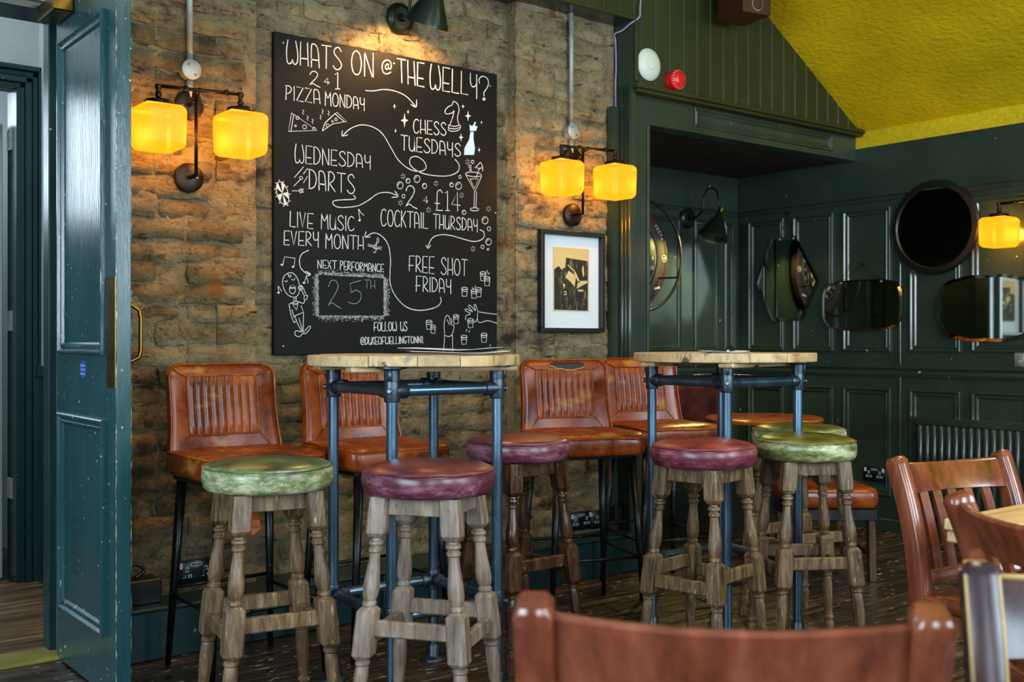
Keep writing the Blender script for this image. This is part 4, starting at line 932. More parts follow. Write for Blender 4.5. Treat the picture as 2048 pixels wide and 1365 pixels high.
tb, _ = make_table(.785, 3.98, -9, 'round plank-topped high table on blue-black steel tube, in front of the green alcove', 3)
def menu(lat, dep, rz, w_, d_, dz, mt, label, curl=.006, print_=None, nm='menu'):
    x, y = cam_xy(lat, dep); g = G(); nx = 12; vs = []
    for s_ in (0, 1):
        for j in range(3):
            for i in range(nx+1):
                u = i/nx; vs.append(((u-.5)*w_, (j/2-.5)*d_, .0008*s_+curl*(abs(u-.5)*2)**2.5+(.0018*math.sin(u*7)+.0018 if curl else 0)))
    k = nx+1; m_ = 3*k
    fs = [(j*k+i, j*k+i+1, (j+1)*k+i+1, (j+1)*k+i) for j in range(2) for i in range(nx)]
    fs = [f[::-1] for f in fs]+[tuple(v+m_ for v in f) for f in fs]
    lp = [i for i in range(k)]+[k+nx, 2*k+nx]+[2*k+i for i in range(nx-1, -1, -1)]+[k]
    fs += [(lp[i], lp[(i+1) % len(lp)], lp[(i+1) % len(lp)]+m_, lp[i]+m_) for i in range(len(lp))]
    g.add(vs, fs); o = g.obj(nm, mt, None, smooth=False, loc=(x, y, TZ+dz), rot=(0, 0, rz)); tag(o, label, 'menu')
    if print_:
        q = G().box((-w_*.5+.004, -d_*.48, .0012), (-w_*.5+.05, d_*.48, .0016)).box((w_*.1, -d_*.4, .003), (w_*.16, d_*.4, .0034)).obj('printed_strip', print_, o)
    return o
menu(-.20, 3.30, .15, .34, .24, .0012, M['paper_card'], 'brown menu card lying lowest in the pile on the left high table', 0, nm='menu_card')
menu(-.17, 3.33, -.5, .30, .21, .0055, M['paper'], 'pale curled menu sheet in the middle of the pile on the left high table', .004, M['paper_print'], nm='menu_sheet')
menu(-.19, 3.38, -.85, .29, .21, .0145, M['paper'], 'white menu sheet lying topmost on the left high table', .005, M['paper_print'], nm='menu_sheet')
menu(.765, 3.85, -.62, .15, .21, .0014, M['paper_card'], 'brown menu card under the white menu on the right high table', 0, nm='menu_card')
menu(.755, 3.85, -.66, .148, .21, .0032, M['paper'], 'white folded menu with a dark spine on the right high table', .002, M['paper_print'], nm='menu_booklet')
pen = G().tube([(0, -.06, 0), (0, .055, 0), (0, .06, 0)], [.003, .003, .001], 8).obj('pen', M['white_pl'], None, loc=(*cam_xy(.76, 3.78), TZ+.009), rot=(0, 0, -.9))
tag(pen, 'white pen lying on the menu on the right high table', 'pen')

# ------------------------------------------------------------------ padded tan leather bar chairs
def pillow(outline, y0, y1, rows=((1, 0), (.985, .45), (.95, .78), (.87, .95), (.7, 1.0), (.35, 1.0)), fn=None):
    """cushion between y0 (front) and y1 (back) from an outline in XZ; fn bends it"""
    cx = sum(p[0] for p in outline)/len(outline); cz = sum(p[1] for p in outline)/len(outline); n = len(outline); vs = []; fs = []
    ym = (y0+y1)/2; hw = (y1-y0)/2; rings = []
    for k, h in rows[::-1]: rings.append((k, ym-hw*h))
    for k, h in rows[1:]: rings.append((k, ym+hw*h))
    for k, y in rings:
        for p in outline:
            v = (cx+(p[0]-cx)*k, y, cz+(p[1]-cz)*k); vs.append(fn(v) if fn else v)
    for r_ in range(len(rings)-1):
        for i in range(n): fs.append((r_*n+i, r_*n+(i+1) % n, (r_+1)*n+(i+1) % n, (r_+1)*n+i))
    fs.append(tuple(range(n))[::-1]); fs.append(tuple(range((len(rings)-1)*n, len(rings)*n)))
    g = G(); g.add(vs, fs); return g
def rounded(w0, w1, z0, z1, r=.05, waist=0, n=5):
    pts = []
    def corner(cx, cz, a0):
        for k in range(n+1): a = a0+PI/2*k/n; pts.append((cx+r*math.cos(a), cz+r*math.sin(a)))
    corner(-w0/2+r, z0+r, PI)
    for k in range(1, 8): pts.append((-w0/2+r+(w0-2*r)*k/8, z0))
    corner(w0/2-r, z0+r, 1.5*PI)
    for k in range(1, 6): t = k/6; pts.append((w0/2+(w1-w0)/2*t-waist*math.sin(t*PI), z0+r+(z1-z0-2*r)*t))
    corner(w1/2-r, z1-r, 0)
    for k in range(1, 8): pts.append((w1/2-r-(w1-2*r)*k/8, z1))
    corner(-w1/2+r, z1-r, PI/2)
    for k in range(1, 6): t = k/6; pts.append((-(w1/2+(w0-w1)/2*t)+waist*math.sin(t*PI), z1-r-(z1-z0-2*r)*t))
    return pts
def make_bar_chair(x, y, rz, label, torn=None, seed=0, nrib=9):
    t = thing('bar_chair', label, 'bar chair', (x, y, 0), math.radians(rz), 'tan leather bar chairs')
    WB, WT = .405, .385
    def bend(v):                       # backrest leans and wraps
        X, Y, Z = v; h = (Z-.66)/.34
        return (X, Y + .05*h - .028*(abs(X)/.19)**2.2, Z + noise.noise(Vector((X*11+seed, Y*9, Z*11)))*.003)
    oul = rounded(WB, WT, .655, 1.004, .045, .006)
    bk = pillow(oul, .125, .185, fn=bend).obj('backrest', M['tan'], t, smooth=True)
    # fluted centre panel
    g = G(); nx, nz = nrib*8, 10; vs = []; pw, z0, z1 = .245, .765, .958
    for k in range(nz+1):
        for i in range(nx+1):
            u = i/nx; v = k/nz; X = (u-.5)*(pw-.02*v*0); Z = z0+(z1-z0)*v
            e = min(1, min(v, 1-v)*9)*min(1, min(u, 1-u)*26)
            Y = .1225-.0065*abs(math.sin(u*nrib*PI))**.55*e-.001
            vs.append(bend((X, Y, Z)))
    g.add(vs, [(k*(nx+1)+i, k*(nx+1)+i+1, (k+1)*(nx+1)+i+1, (k+1)*(nx+1)+i) for k in range(nz) for i in range(nx)]); g.obj('fluted_panel', M['tan'], bk, smooth=True)
    ou = rounded(pw+.006, pw+.006, z0-.003, z1+.003, .012, 0, 3); G().tube([bend((p[0], .1225, p[1])) for p in ou+[ou[0]]], .0032, 8, cap=False).obj('piping', M['tan'], bk, smooth=True)
    G().tube([bend((p[0]*.985, .131, .83+(p[1]-.83)*.985)) for p in oul+[oul[0]]], .0036, 8, cap=False).obj('piping', M['tan'], bk, smooth=True)
    for sx in (-1, 1):                 # the mitre seams to the corners
        for zz, z2 in ((z1, .985), (z0, .70)):
            G().tube([bend((sx*pw/2, .1235, zz)), bend((sx*(pw/2+.028), .1235, (zz+z2)/2)), bend((sx*.172, .129, z2))], .0022, 6).obj('seam', M['tan'], bk, smooth=True)
    # seat: cushion with border, ribbed middle
    so = rounded(.415, .415, -.235, .165, .055, -.004)
    def sbend(v):
        X, Y, Z = v                    # pillow is built in XZ: Z -> depth, Y -> height
        h = Y
        return (X, Z, h + noise.noise(Vector((X*9+seed, Z*9, 4)))*.004 - .010*(Z < -.19)*((-.19-Z)/.045)**1)
    st_ = pillow(so, .640, .722, rows=((1, 0), (1.0, .5), (.985, .80), (.93, .95), (.7, 1.0), (.35, 1.03)), fn=sbend).obj('seat_cushion', M['tan'], t, smooth=True)
    G().tube([sbend((p[0]*.985, .7145, p[1]*.985-.0005)) for p in so+[so[0]]], .0036, 8, cap=False).obj('piping', M['tan'], st_, smooth=True)
    g = G(); nx, ny = 7*8, 8; vs = []
    for k in range(ny+1):
        for i in range(nx+1):
            u = i/nx; v = k/ny; X = (u-.5)*.25; Y = -.15+.27*v; e = min(1, min(v, 1-v)*9)*min(1, min(u, 1-u)*26)
            vs.append(sbend((X, .7205+.0055*abs(math.sin(u*7*PI))**.55*e, Y)))
    g.add(vs, [(k*(nx+1)+i, k*(nx+1)+i+1, (k+1)*(nx+1)+i+1, (k+1)*(nx+1)+i) for k in range(ny) for i in range(nx)]); g.obj('fluted_panel', M['tan'], st_, smooth=True)
    if torn == 'top':                  # missing hide: charcoal padding shows through the top of the back
        g = G(); rnd = random.Random(3); pts = []
        for k in range(22):
            a = 2*PI*k/22; rr_ = 1+rnd.uniform(-.12, .12); pts.append((.080*math.cos(a)*rr_+.022, .984+.024*math.sin(a)*rr_))
        vs = [bend((p[0], .1205+max(0, (p[1]-.975))*.75, min(p[1], 1.0035))) for p in pts]+[bend((.022, .1195, .980))]
        g.add(vs, [(i, (i+1) % 22, 22) for i in range(22)]); g.obj('torn_patch', M['charcoal'], bk)
        G().tube([bend((p[0], .1205, p[1])) for p in pts[12:21]], .0025, 6).obj('torn_edge', mat('pale_torn_hide', ['#a9713c', '#c59a63']), bk)
    if torn == 'seat':
        g = G(); P = [(-.10, -.02), (-.06, .035), (-.02, .02), (.03, .045), (.02, .01), (-.03, -.01), (-.07, -.035)]
        g.add([sbend((p[0], .7275, p[1])) for p in P], [tuple(range(7))]); g.obj('torn_patch', M['charcoal'], st_)
    if torn == 'strip':
        P = [(-.02, -.10, .645), (-.015, -.105, .60), (-.02, -.11, .55), (-.01, -.105, .50), (.0, -.11, .475), (-.02, -.115, .455)]
        g = G(); wv = (.008, .014, .018, .02, .016, .004); vs = []
        for (a, b, z), w_ in zip(P, wv): vs += [(a-w_, b, z), (a+w_, b-.008, z), (a+w_, b-.006, z), (a-w_, b+.002, z)]
        fs = [(4*i+j, 4*i+(j+1) % 4, 4*i+4+(j+1) % 4, 4*i+4+j) for i in range(5) for j in range(4)]+[(0, 1, 2, 3), (20, 23, 22, 21)]
        g.add(vs, fs); g.obj('hanging_strip', M['tan'], t)
    G().box((-.18, -.20, .622), (.18, .14, .642), .004).obj('seat_frame', M['black_metal'], t)
    T = ((-.155, -.185), (.155, -.185), (.155, .12), (-.155, .12)); F_ = ((-.195, -.215), (.195, -.215), (.185, .17), (-.185, .17))
    for a, b in zip(T, F_): G().tube([(a[0], a[1], .632), (b[0], b[1], .0)], [.0175, .0095], 16).obj('leg', M['black_metal'], t, smooth=True)
    for k in range(4):
        zz = .235 if k != 2 else .262; q = 1-zz/.632
        a = [T[k][i]+(F_[k][i]-T[k][i])*q for i in (0, 1)]; k2 = (k+1) % 4; b = [T[k2][i]+(F_[k2][i]-T[k2][i])*q for i in (0, 1)]
        G().tube([(a[0], a[1], zz), (b[0], b[1], zz)], .0065, 10).obj('foot_bar', M['black_metal'], t, smooth=True)
    return t
make_bar_chair(1.505, 3.35, 0, 'tan leather bar chair farthest left, behind the green stool, with scuffed top edge', torn='strip', seed=1)
make_bar_chair(2.005, 3.36, 0, 'tan leather bar chair behind the left high table', seed=2)
make_bar_chair(2.90, 3.24, -20, 'tan leather bar chair whose top is torn open to charcoal padding', torn='top', seed=3)
make_bar_chair(3.455, 3.34, -16, 'tan leather bar chair farthest right, partly behind the right high table', seed=4, nrib=9)

# ------------------------------------------------------------------ slat-back wooden chairs and their table
def make_chair(lat, dep, rot, label, hw, wood, edge=None, rh=.075, top=.78, nslat=5, sw=.036):
    x, y = cam_xy(lat, dep)
    t = thing('slat_back_chair', label, 'chair', (x, y, 0), math.radians(rot-38.3), 'wooden slat-back chairs')
    path = [(.245, 0), (.215, .20), (.195, .36), (.192, .45), (.205, .56), (.232, .67), (.270, top-.006)]
    prof = catmull(path, 6)
    for sx in (-1, 1):
        g = G(); vs = []; fs = []; n = len(prof)
        for i, (py_, pz) in enumerate(prof):
            a = prof[max(i-1, 0)]; b = prof[min(i+1, n-1)]; tv = Vector((b[0]-a[0], b[1]-a[1])).normalized(); nv = Vector((tv.y, -tv.x))
            w_ = .017+.0035*min(1, pz/.4)
            for (ux, un) in ((-1, -1), (-.75, -1.25), (.75, -1.25), (1, -1), (1, 1), (.75, 1.25), (-.75, 1.25), (-1, 1)):
                vs.append((sx*hw-sx*sw/2+ux*sw/2, py_+nv.x*un*w_, pz+nv.y*un*w_))
        for i in range(n-1):
            for j in range(8): fs.append((i*8+j, i*8+(j+1) % 8, (i+1)*8+(j+1) % 8, (i+1)*8+j))
        k = (n-1)*8; c_ = Vector((0, 0, 0))
        for v in vs[k:k+8]: c_ += Vector(v)/8
        for v in vs[k:k+8]: q = c_+(Vector(v)-c_)*.72; vs.append((q.x, q.y+.004, q.z+.010))
        for j in range(8): fs.append((k+j, k+(j+1) % 8, k+8+(j+1) % 8, k+8+j))
        fs.append(tuple(range(k+8, k+16))); fs.append(tuple(range(8))[::-1])
        g.add(vs, fs); o = autosmooth(g.obj('back_leg', wood, t), 50)
        if edge:
            G().tube([(sx*hw-sx*sw/2-.85*sw/2, p[0]-.0215, p[1]) for p in prof[18:]]+[], .0042, 6).obj('worn_edge', edge, o)
            G().tube([(sx*hw-sx*sw/2+.85*sw/2, p[0]-.0215, p[1]) for p in prof[18:]]+[], .0042, 6).obj('worn_edge', edge, o)
            G().tube([(sx*hw-sx*sw/2-.75*sw/2, p[0]+.018*1.1, p[1]) for p in prof[18:]]+[], .0045, 6).obj('worn_edge', edge, o)
            G().tube([(sx*hw-sx*sw/2+.75*sw/2, p[0]+.018*1.1, p[1]) for p in prof[18:]]+[], .0045, 6).obj('worn_edge', edge, o)
            G().box((sx*hw-sx*sw/2-sw*.36, .262, top), (sx*hw-sx*sw/2+sw*.36, .292, top+.006), .003).obj('worn_edge', edge, o)
    def yb(z): 
        for a, b in zip(prof[:-1], prof[1:]):
            if a[1] <= z <= b[1]: return a[0]+(b[0]-a[0])*(z-a[1])/(b[1]-a[1])
        return prof[-1][0]
    def rail_(z0, z1, bow, th, name):
        g = G(); n = 20; vs = []; fs = []
        iw = hw-sw
        for i in range(n+1):
            u = -1+2*i/n; X = u*iw; b = bow*(1-u*u)
            for z, q in ((z0+.004, -th/2), (z0, 0), (z0+.004, th/2), (z1-.006, th/2), (z1, th*.2), (z1, -th*.2), (z1-.006, -th/2)):
                vs.append((X, yb(z)+b+q, z+(.006*(1-u*u) if z > (z0+z1)/2 and name == 'top_rail' else 0)*-1))
        for i in range(n):
            for j in range(7): fs.append((i*7+j, i*7+(j+1) % 7, (i+1)*7+(j+1) % 7, (i+1)*7+j))
        fs.append(tuple(range(7))[::-1]); fs.append(tuple(range(n*7, n*7+7)))
        g.add(vs, fs); return autosmooth(g.obj(name, wood, t), 40)
    tr = rail_(top-.012-rh, top-.010, .030, .020, 'top_rail')
    if edge:
        pe = []
        for i in range(21): u = -1+i/10; pe.append((u*(hw-sw), yb(top-.01)+.03*(1-u*u)-.006, top-.0095-.006*(1-u*u)))
        G().tube(pe, .0045, 6).obj('worn_edge', edge, tr)
    rail_(.475, .51, .018, .018, 'lower_rail')
    for i in range(nslat):
        u = -1+2*(i+1)/(nslat+1); X = u*(hw-sw); z0, z1 = .505, top-.012-rh+.004; g = G(); vs = []; n = 6
        for k in range(n+1):
            z = z0+(z1-z0)*k/n; b = (.018+(.030-.018)*k/n)*(1-u*u)
            for (a, q) in ((-.014, -.005), (.014, -.005), (.014, .005), (-.014, .005)): vs.append((X+a, yb(z)+b+q, z))
        g.add(vs, [(4*k+j, 4*k+(j+1) % 4, 4*k+4+(j+1) % 4, 4*k+4+j) for k in range(n) for j in range(4)]+[(3, 2, 1, 0), (4*n, 4*n+1, 4*n+2, 4*n+3)])
        g.obj('slat', wood, t)
    so = rounded(hw*2-.03, hw*2, -.225, .20, .04, 0)
    pillow(so, .430, .458, rows=((1, 0), (1, .6), (.985, 1), (.6, .9), (.3, .8)), fn=lambda v: (v[0], -v[2] if False else v[2]*1.0, v[1])).obj('seat', wood, t, smooth=True)
    for sx in (-1, 1):
        G().bar((sx*(hw-.035), -.19, 0), (sx*(hw-.035), -.19, .432), .034, .034, bev=.004).obj('front_leg', wood, t)
        G().bar((sx*(hw-.03), -.185, .18), (sx*(hw-.022), .205, .18), .018, .028, bev=.003).obj('stretcher', wood, t)
        G().bar((sx*(hw-.03), -.185, .40), (sx*(hw-.022), .19, .40), .02, .05, bev=.003).obj('seat_rail', wood, t)
    G().bar((-(hw-.03), -.19, .40), (hw-.03, -.19, .40), .02, .05, bev=.003).obj('seat_rail', wood, t)
    G().bar((-(hw-.03), .01, .18), (hw-.03, .01, .18), .018, .026, bev=.003).obj('stretcher', wood, t)
    return t
make_chair(1.26, 2.56, 26, 'red-brown slat-back chair in front of the radiator, its whole back in view', .205, M['redwood'])
make_chair(1.155, 1.93, 97, 'red-brown chair with a curved top rail at the near side of the block table', .205, M['redwood'], rh=.085, nslat=4)
make_chair(.752, 1.150, -12, 'dark plum wooden chair with rubbed golden edges, cut off by the lower right corner', .205, M['worn_wood'], M['worn_edge'], rh=.10, sw=.046, top=.774)
make_chair(.272, 1.456, 173, 'glossy red-brown wooden chair nearest the camera, its broad top rail along the bottom', .238, M['redwood'], rh=.11, sw=.044, top=.784)
# block table
x, y = cam_xy(.918, 2.29)
bt = thing('block_table', 'pale wooden table with a thick two-layer top among the brown chairs', 'table', (x, y, 0), 0)
# its corner is here; edges run along +X and -Y
for lay_, z in (('upper', .678), ('lower', .652)):
    for k in range(5):
        G().box((.004*(lay_ == 'lower'), -.14*(k+1)+.001, z), (.70-.004*(lay_ == 'lower'), -.14*k-.001 - (.004 if lay_ == 'lower' and k == 0 else 0), z+.0235), .003).obj('plank', M['table'], bt)
G().lathe([(.22, 0), (.22, .012), (.20, .02), (.05, .035), (.035, .05), (.035, .60), (.06, .62), (.16, .635), (.16, .652)], 32, (.35, -.35, 0)).obj('pedestal', M['black_metal'], bt, smooth=False)

# ------------------------------------------------------------------ low seating in and before the alcove
t = thing('banquette', 'dark oxblood leather banquette against the alcove wall', 'bench', (4.40, 4.275, 0))
o = G().box((-.75, .03, .40), (.72, .235, .83), .03).obj('backrest', M['tan_dark'], t); autosmooth(o)
o = G().box((-.75, -.30, .33), (.72, .04, .45), .03).obj('seat_cushion', M['tan_dark'], t); autosmooth(o)
G().box((-.74, -.27, .0), (.71, .235, .33), .004).obj('plinth', M['green_black'], t)
x, y = cam_xy(1.30, 5.55)
t = thing('low_round_table', 'low round orange-brown table between the banquette and the green stools', 'table', (x, y, 0))
o = G().lathe([(0, .69), (.285, .69), (.295, .686), (.300, .678), (.295, .665), (0, .660)], 48, cap=False).obj('tabletop', mat('orange_varnished_top', ['#7a3a12', '#a85a22'], rough=(.2, .3)), t); autosmooth(o)
G().lathe([(.19, 0), (.19, .015), (.04, .04), (.03, .06), (.03, .62), (.09, .66)], 24).obj('pedestal', M['black_metal'], t)
x, y = cam_xy(1.445, 4.98)
t = thing('low_leather_stool', 'low square stool with a red-brown leather cushion behind the green stools', 'stool', (x, y, 0), math.radians(-38.3))
o = pillow(rounded(.40, .40, -.19, .19, .04), .325, .425, fn=lambda v: (v[0], v[2], v[1])).obj('seat_cushion', M['tan'], t, smooth=True)
G().box((-.19, -.18, .275), (.19, .18, .325), .004).obj('seat_frame', M['black_metal'], t)
for sx in (-1, 1):
    for sy in (-1, 1): G().bar((sx*.17, sy*.16, 0), (sx*.165, sy*.155, .28), .034, .034, bev=.004).obj('leg', M['oak_dark'], t)
    G().bar((sx*.168, -.158, .12), (sx*.168, .158, .12), .018, .028, bev=.003).obj('stretcher', M['oak_dark'], t)

# ------------------------------------------------------------------ amber glass wall lights
def make_sconce(x, y, rz, dz, label):
    t = thing('wall_light', label, 'wall light', (x, y, dz), rz, 'twin amber glass wall lights')
    for z in (1.665, 1.925):
        pl = autosmooth(G().lathe([(.052, .002), (.0535, .006), (.052, .020), (.044, .024), (.012, .026)], 36, (.005, 0, z), 'y').obj('back_plate', M['bronze'], t), 40)
        for sx in (-.025, .030): G().lathe([(.005, 0), (.005, .002), (.003, .003)], 10, (sx, -.0245, z), 'y').obj('screw', M['brass'], pl)
        G().tube([(.005, -.022, z), (.002, -.06, z+.0), (0, -.088, z+.004)], .0075, 12).obj('arm', M['bronze'], t, smooth=True)
    G().tube([(0, -.09, 1.66), (0, -.09, 1.955)], .0062, 12).obj('pole', M['bronze'], t, smooth=True)
    L_, R2 = Vector((-.14, -.105, 0)), Vector((.135, -.16, 0)); zb = 1.957
    g = G().tube([(L_.x, L_.y, zb), (0, -.125, zb), (R2.x, R2.y, zb)], .0066, 12)
    for q in (.3, .8): p = L_.lerp(R2, q); p2 = L_.lerp(R2, q+.05); g.tube([(p.x, p.y, zb), (p2.x, p2.y, zb)], .0095, 12)
    g.obj('cross_bar', M['bronze'], t, smooth=True)
    G().tube([(0, -.09, 1.950), (0, -.127, 1.957)], .010, 12).obj('junction', M['bronze'], t, smooth=True)
    for p in (L_, R2):
        g = G().lathe([(.0095, 1.962), (.012, 1.955), (.010, 1.947), (.007, 1.940), (.010, 1.932), (.012, 1.926), (.009, 1.918), (.012, 1.912), (.022, 1.908), (.045, 1.906), (.048, 1.902), (.048, 1.890), (.044, 1.888)], 28, (p.x, p.y, 0))
        hd = autosmooth(g.obj('shade_holder', M['bronze'], t), 45)
        bm = bmesh.new(); bmesh.ops.create_cube(bm, size=1)
        for v in bm.verts:
            k = .158 if v.co.z > 0 else .152; v.co = Vector((v.co.x*k, v.co.y*k, v.co.z*.152))
        bmesh.ops.bevel(bm, geom=bm.edges[:], offset=.020, segments=2, profile=.4, affect='EDGES')
        me = bpy.data.meshes.new('glass'); bm.to_mesh(me); bm.free(); me.materials.append(M['amber'])
        o = link('glass_shade', me, None, t, loc=(p.x, p.y, 1.812)); autosmooth(o, 22)
        l = bpy.data.lights.new('bulb_light', 'POINT'); l.energy = 14; l.color = (1, .66, .28); l.shadow_soft_size = .03
        lo = bpy.data.objects.new('bulb_light', l); C.objects.link(lo); lo.parent = t; lo.location = (p.x, p.y, 1.812)
    return t
make_sconce(1.475, YP-.008, 0, 0, 'twin amber glass wall light left of the chalkboard')
make_sconce(3.307, YP-.008, 0, 0, 'twin amber glass wall light above the framed print')
make_sconce(XR, 2.62, -PI/2, -.178, 'twin amber glass wall light on the green panelled wall at the right edge')

# galvanised conduit with its round boxes
def conduit(x, label, seed):
    t = thing('conduit', label, 'conduit', (x, YP-.018, 1.97)); rnd = random.Random(seed)
    G().tube([(0, -.004, .115), (0, -.004, .78)], .0112, 16).obj('pipe', M['galv'], t, smooth=True)
    G().tube([(0, -.004, -.03), (0, -.004, .045)], .0112, 16).obj('pipe', M['galv'], t, smooth=True)
    o = autosmooth(G().lathe([(.033, -.014), (.033, .016), (.036, .018), (.036, .024), (.033, .026)], 32, (0, 0, .08), 'y').obj('junction_box', M['galv'], t), 40)
    for a in (2.2, 5.3): G().lathe([(.0045, .026), (.0045, .0275), (.003, .028)], 10, (.022*math.cos(a), 0, .08+.022*math.sin(a)), 'y').obj('screw', M['brass'], o)
    G().lathe([(.0125, .045), (.0125, .058)], 14, (0, -.004, .055)).lathe([(.0125, .10), (.0125, .118)], 14, (0, -.004, .0)).obj('coupling', M['galv'], t, smooth=False)
conduit(1.482, 'grey steel conduit with a round junction box above the left wall light', 1)
conduit(3.303, 'grey steel conduit with a round junction box above the wall light over the print', 2)

# picture lamp over the board, and its cousin in the alcove
def cone_lamp(x, y, z, rz, label, neck, shade_at, tilt, power, col, s=1, cap=False, roll=0):
    t = thing('cone_wall_lamp', label, 'wall lamp', (x, y, z), rz)
    autosmooth(G().lathe([(.064*s, .001), (.066*s, .008), (.060*s, .020), (.046*s, .026), (.044*s, .022), (.018*s, .024), (.014*s, .045)], 36, (0, 0, 0), 'y').obj('back_plate', M['lamp_green'], t), 50)
    G().tube(catmull3(neck), .0062, 12).obj('swan_neck', M['lamp_green'], t, smooth=True)
    R3 = Matrix.Rotation(tilt, 4, 'X')
    g = G().lathe([(.016, .125), (.020, .120), (.022, .098), (.030, .085), (.092, -.035), (.094, -.045), (.091, -.0445), (.089, -.035), (.027, .082), (.010, .085)], 40, cap=False)
    sh = g.obj('lamp_shade', M['lamp_green'], t, loc=shade_at, rot=(tilt, roll, 0)); autosmooth(sh, 50)
    G().lathe([(.010, .155), (.017, .150), (.017, .125)], 20).obj('shade_cap', M['brass'] if cap else M['lamp_green'], sh, smooth=False)
    bm = bmesh.new(); bmesh.ops.create_uvsphere(bm, u_segments=16, v_segments=10, radius=.022); me = bpy.data.meshes.new('bulb'); bm.to_mesh(me); bm.free()
    link('bulb', me, M['bulb'], sh, True, loc=(0, 0, .025))
    l = bpy.data.lights.new('lamp_light', 'SPOT'); l.energy = power; l.color = col; l.shadow_soft_size = .02; l.spot_size = 2.5; l.spot_blend = .5
    o = bpy.data.objects.new('lamp_light', l); C.objects.link(o); o.parent = sh; o.location = (0, 0, -.008)
    return t
def catmull3(p, n=8):
    q = [p[0]]+list(p)+[p[-1]]; out = []
    for i in range(1, len(q)-2):
        for k in range(n):
            t = k/n; a, b, c_, d = q[i-1], q[i], q[i+1], q[i+2]
            out.append(tuple(.5*((2*b[j])+(-a[j]+c_[j])*t+(2*a[j]-5*b[j]+4*c_[j]-d[j])*t*t+(-a[j]+3*b[j]-3*c_[j]+d[j])*t**3) for j in (0, 1, 2)))
    out.append(p[-1]); return out
cone_lamp(2.412, YR-.008, 2.425, 0, 'dark metal picture lamp with a cone shade above the chalkboard',
          [(0, -.03, 0), (0, -.07, .01), (0, -.09, .07), (0, -.11, .17), (0, -.16, .22), (0, -.215, .19), (0, -.232, .115)], (0, -.222, -.03), math.radians(24), 32, (1, .52, .19), roll=math.radians(4))
cone_lamp(4.968, YB, 1.84, 0, 'small black swan-neck lamp with a brass cap on the alcove wall beside the dartboard',
          [(0, -.03, 0), (0, -.08, .0), (.0, -.13, .04), (.0, -.145, .13), (-.01, -.20, .165), (-.018, -.26, .13), (-.018, -.275, .045)], (-.07, -.285, -.109), math.radians(4), 22, (1, .80, .22), cap=True, roll=math.radians(20))

# framed print
t = thing('framed_print', 'black box frame with a small dark etching on a wide white mount', 'picture', (3.305, YP-.01, 1.12))
w_, h_ = .196, .466
for a, b in (((-w_, -.032, 0), (w_, -.0, .02)), ((-w_, -.032, h_-.02), (w_, -.0, h_)), ((-w_, -.032, .02), (-w_+.02, 0, h_-.02)), ((w_-.02, -.032, .02), (w_, 0, h_-.02))):
    G().box(a, b, .002).obj('frame_bar', M['black'], t)
G().box((-w_+.018, -.006, .018), (w_-.018, -.002, h_-.018)).obj('mount', M['mount'], t)
pr = G().box((-.108, -.0085, .098), (.112, -.0058, .392)).obj('print', M['print'], t)
g = G()
for P in ([(-.103, .104), (.104, .102), (.106, .335), (-.03, .345), (-.035, .30), (-.06, .29), (-.075, .305), (-.103, .29)],): g.prism(P, -.0092, -.0086)
g.obj('print_shadow', M['ink'], pr)
g = G()
for P in ([(-.035, .255), (-.015, .285), (.030, .262), (.022, .212), (-.005, .235)], [(.035, .205), (.10, .232), (.10, .243), (.045, .24)], [(.045, .19), (.075, .192), (.078, .20), (.042, .2)], [(.02, .29), (.035, .27), (.055, .235), (.045, .232), (.018, .275)], [(-.022, .31), (.02, .283), (.022, .288), (-.02, .314)], [(.068, .30), (.076, .315), (.082, .27), (.075, .26), (.07, .28)], [(-.052, .225), (-.042, .20), (-.036, .222)], [(-.045, .19), (-.03, .19), (-.028, .172), (-.045, .172), (-.045, .176), (-.034, .177), (-.034, .185), (-.045, .185)]): g.prism(P, -.0096, -.0092)
g.obj('print_highlight', M['print'], pr)

# smoke alarm, sounder, speaker, cables
t = thing('smoke_alarm', 'round white ceiling-type alarm disc on the green boards', 'smoke alarm', (3.707, YT, 2.405))
autosmooth(G().lathe([(.076, 0), (.078, .004), (.076, .010), (.050, .022), (.034, .026)], 48, (0, 0, 0), 'y').obj('housing', M['white_pl'], t), 60)
autosmooth(G().lathe([(.028, .024), (.028, .028), (.026, .030), (.020, .031)], 36, (0, 0, 0), 'y').obj('sensor_cap', M['white_pl'], t), 60)
t = thing('alarm_sounder', 'small red fire alarm sounder on the green boards', 'fire alarm', (3.868, YT, 2.350))
G().lathe([(.046, 0), (.046, .018), (.042, .02)], 36, (0, 0, 0), 'y').obj('base', M['red'], t)
autosmooth(G().lathe([(.045, .018), (.045, .050), (.040, .058), (.022, .066), (.010, .068)], 36, (0, 0, 0), 'y').obj('cap', M['red'], t), 40)
for k in range(20):
    a = 2*PI*k/20; G().bar((.0405*math.cos(a), -.0575, .0405*math.sin(a)), (.0462*math.cos(a), -.046, .0462*math.sin(a)), .004, .003).obj('vent_rib', flat('pale_rib', '#d98a88') if k == 0 else bpy.data.materials['pale_rib'], t)
x, y = 4.20, 3.47
t = thing('loudspeaker', 'dark walnut bookshelf speaker high on the green boards by the yellow slope', 'speaker', (x, y, 2.675), math.radians(-12))
o = G().box((-.085, -.11, 0), (.085, .10, .30), .004).obj('cabinet', M['speaker'], t)
for z, r_ in ((.045, .030), (.15, .062), (.25, .022)):
    q = G().lathe([(r_, .0), (r_, .003), (r_*.9, .003), (r_*.8, -.012), (.004, -.018)], 32, (.0, -.1105, z), 'y', cap=False).obj('driver', M['charcoal'], t)
    G().lathe([(r_*1.08, .0), (r_*1.08, .002), (r_*.97, .0025), (r_*.97, .0)], 32, (.0, -.1105, z), 'y', cap=False).obj('trim_ring', M['galv'], q)
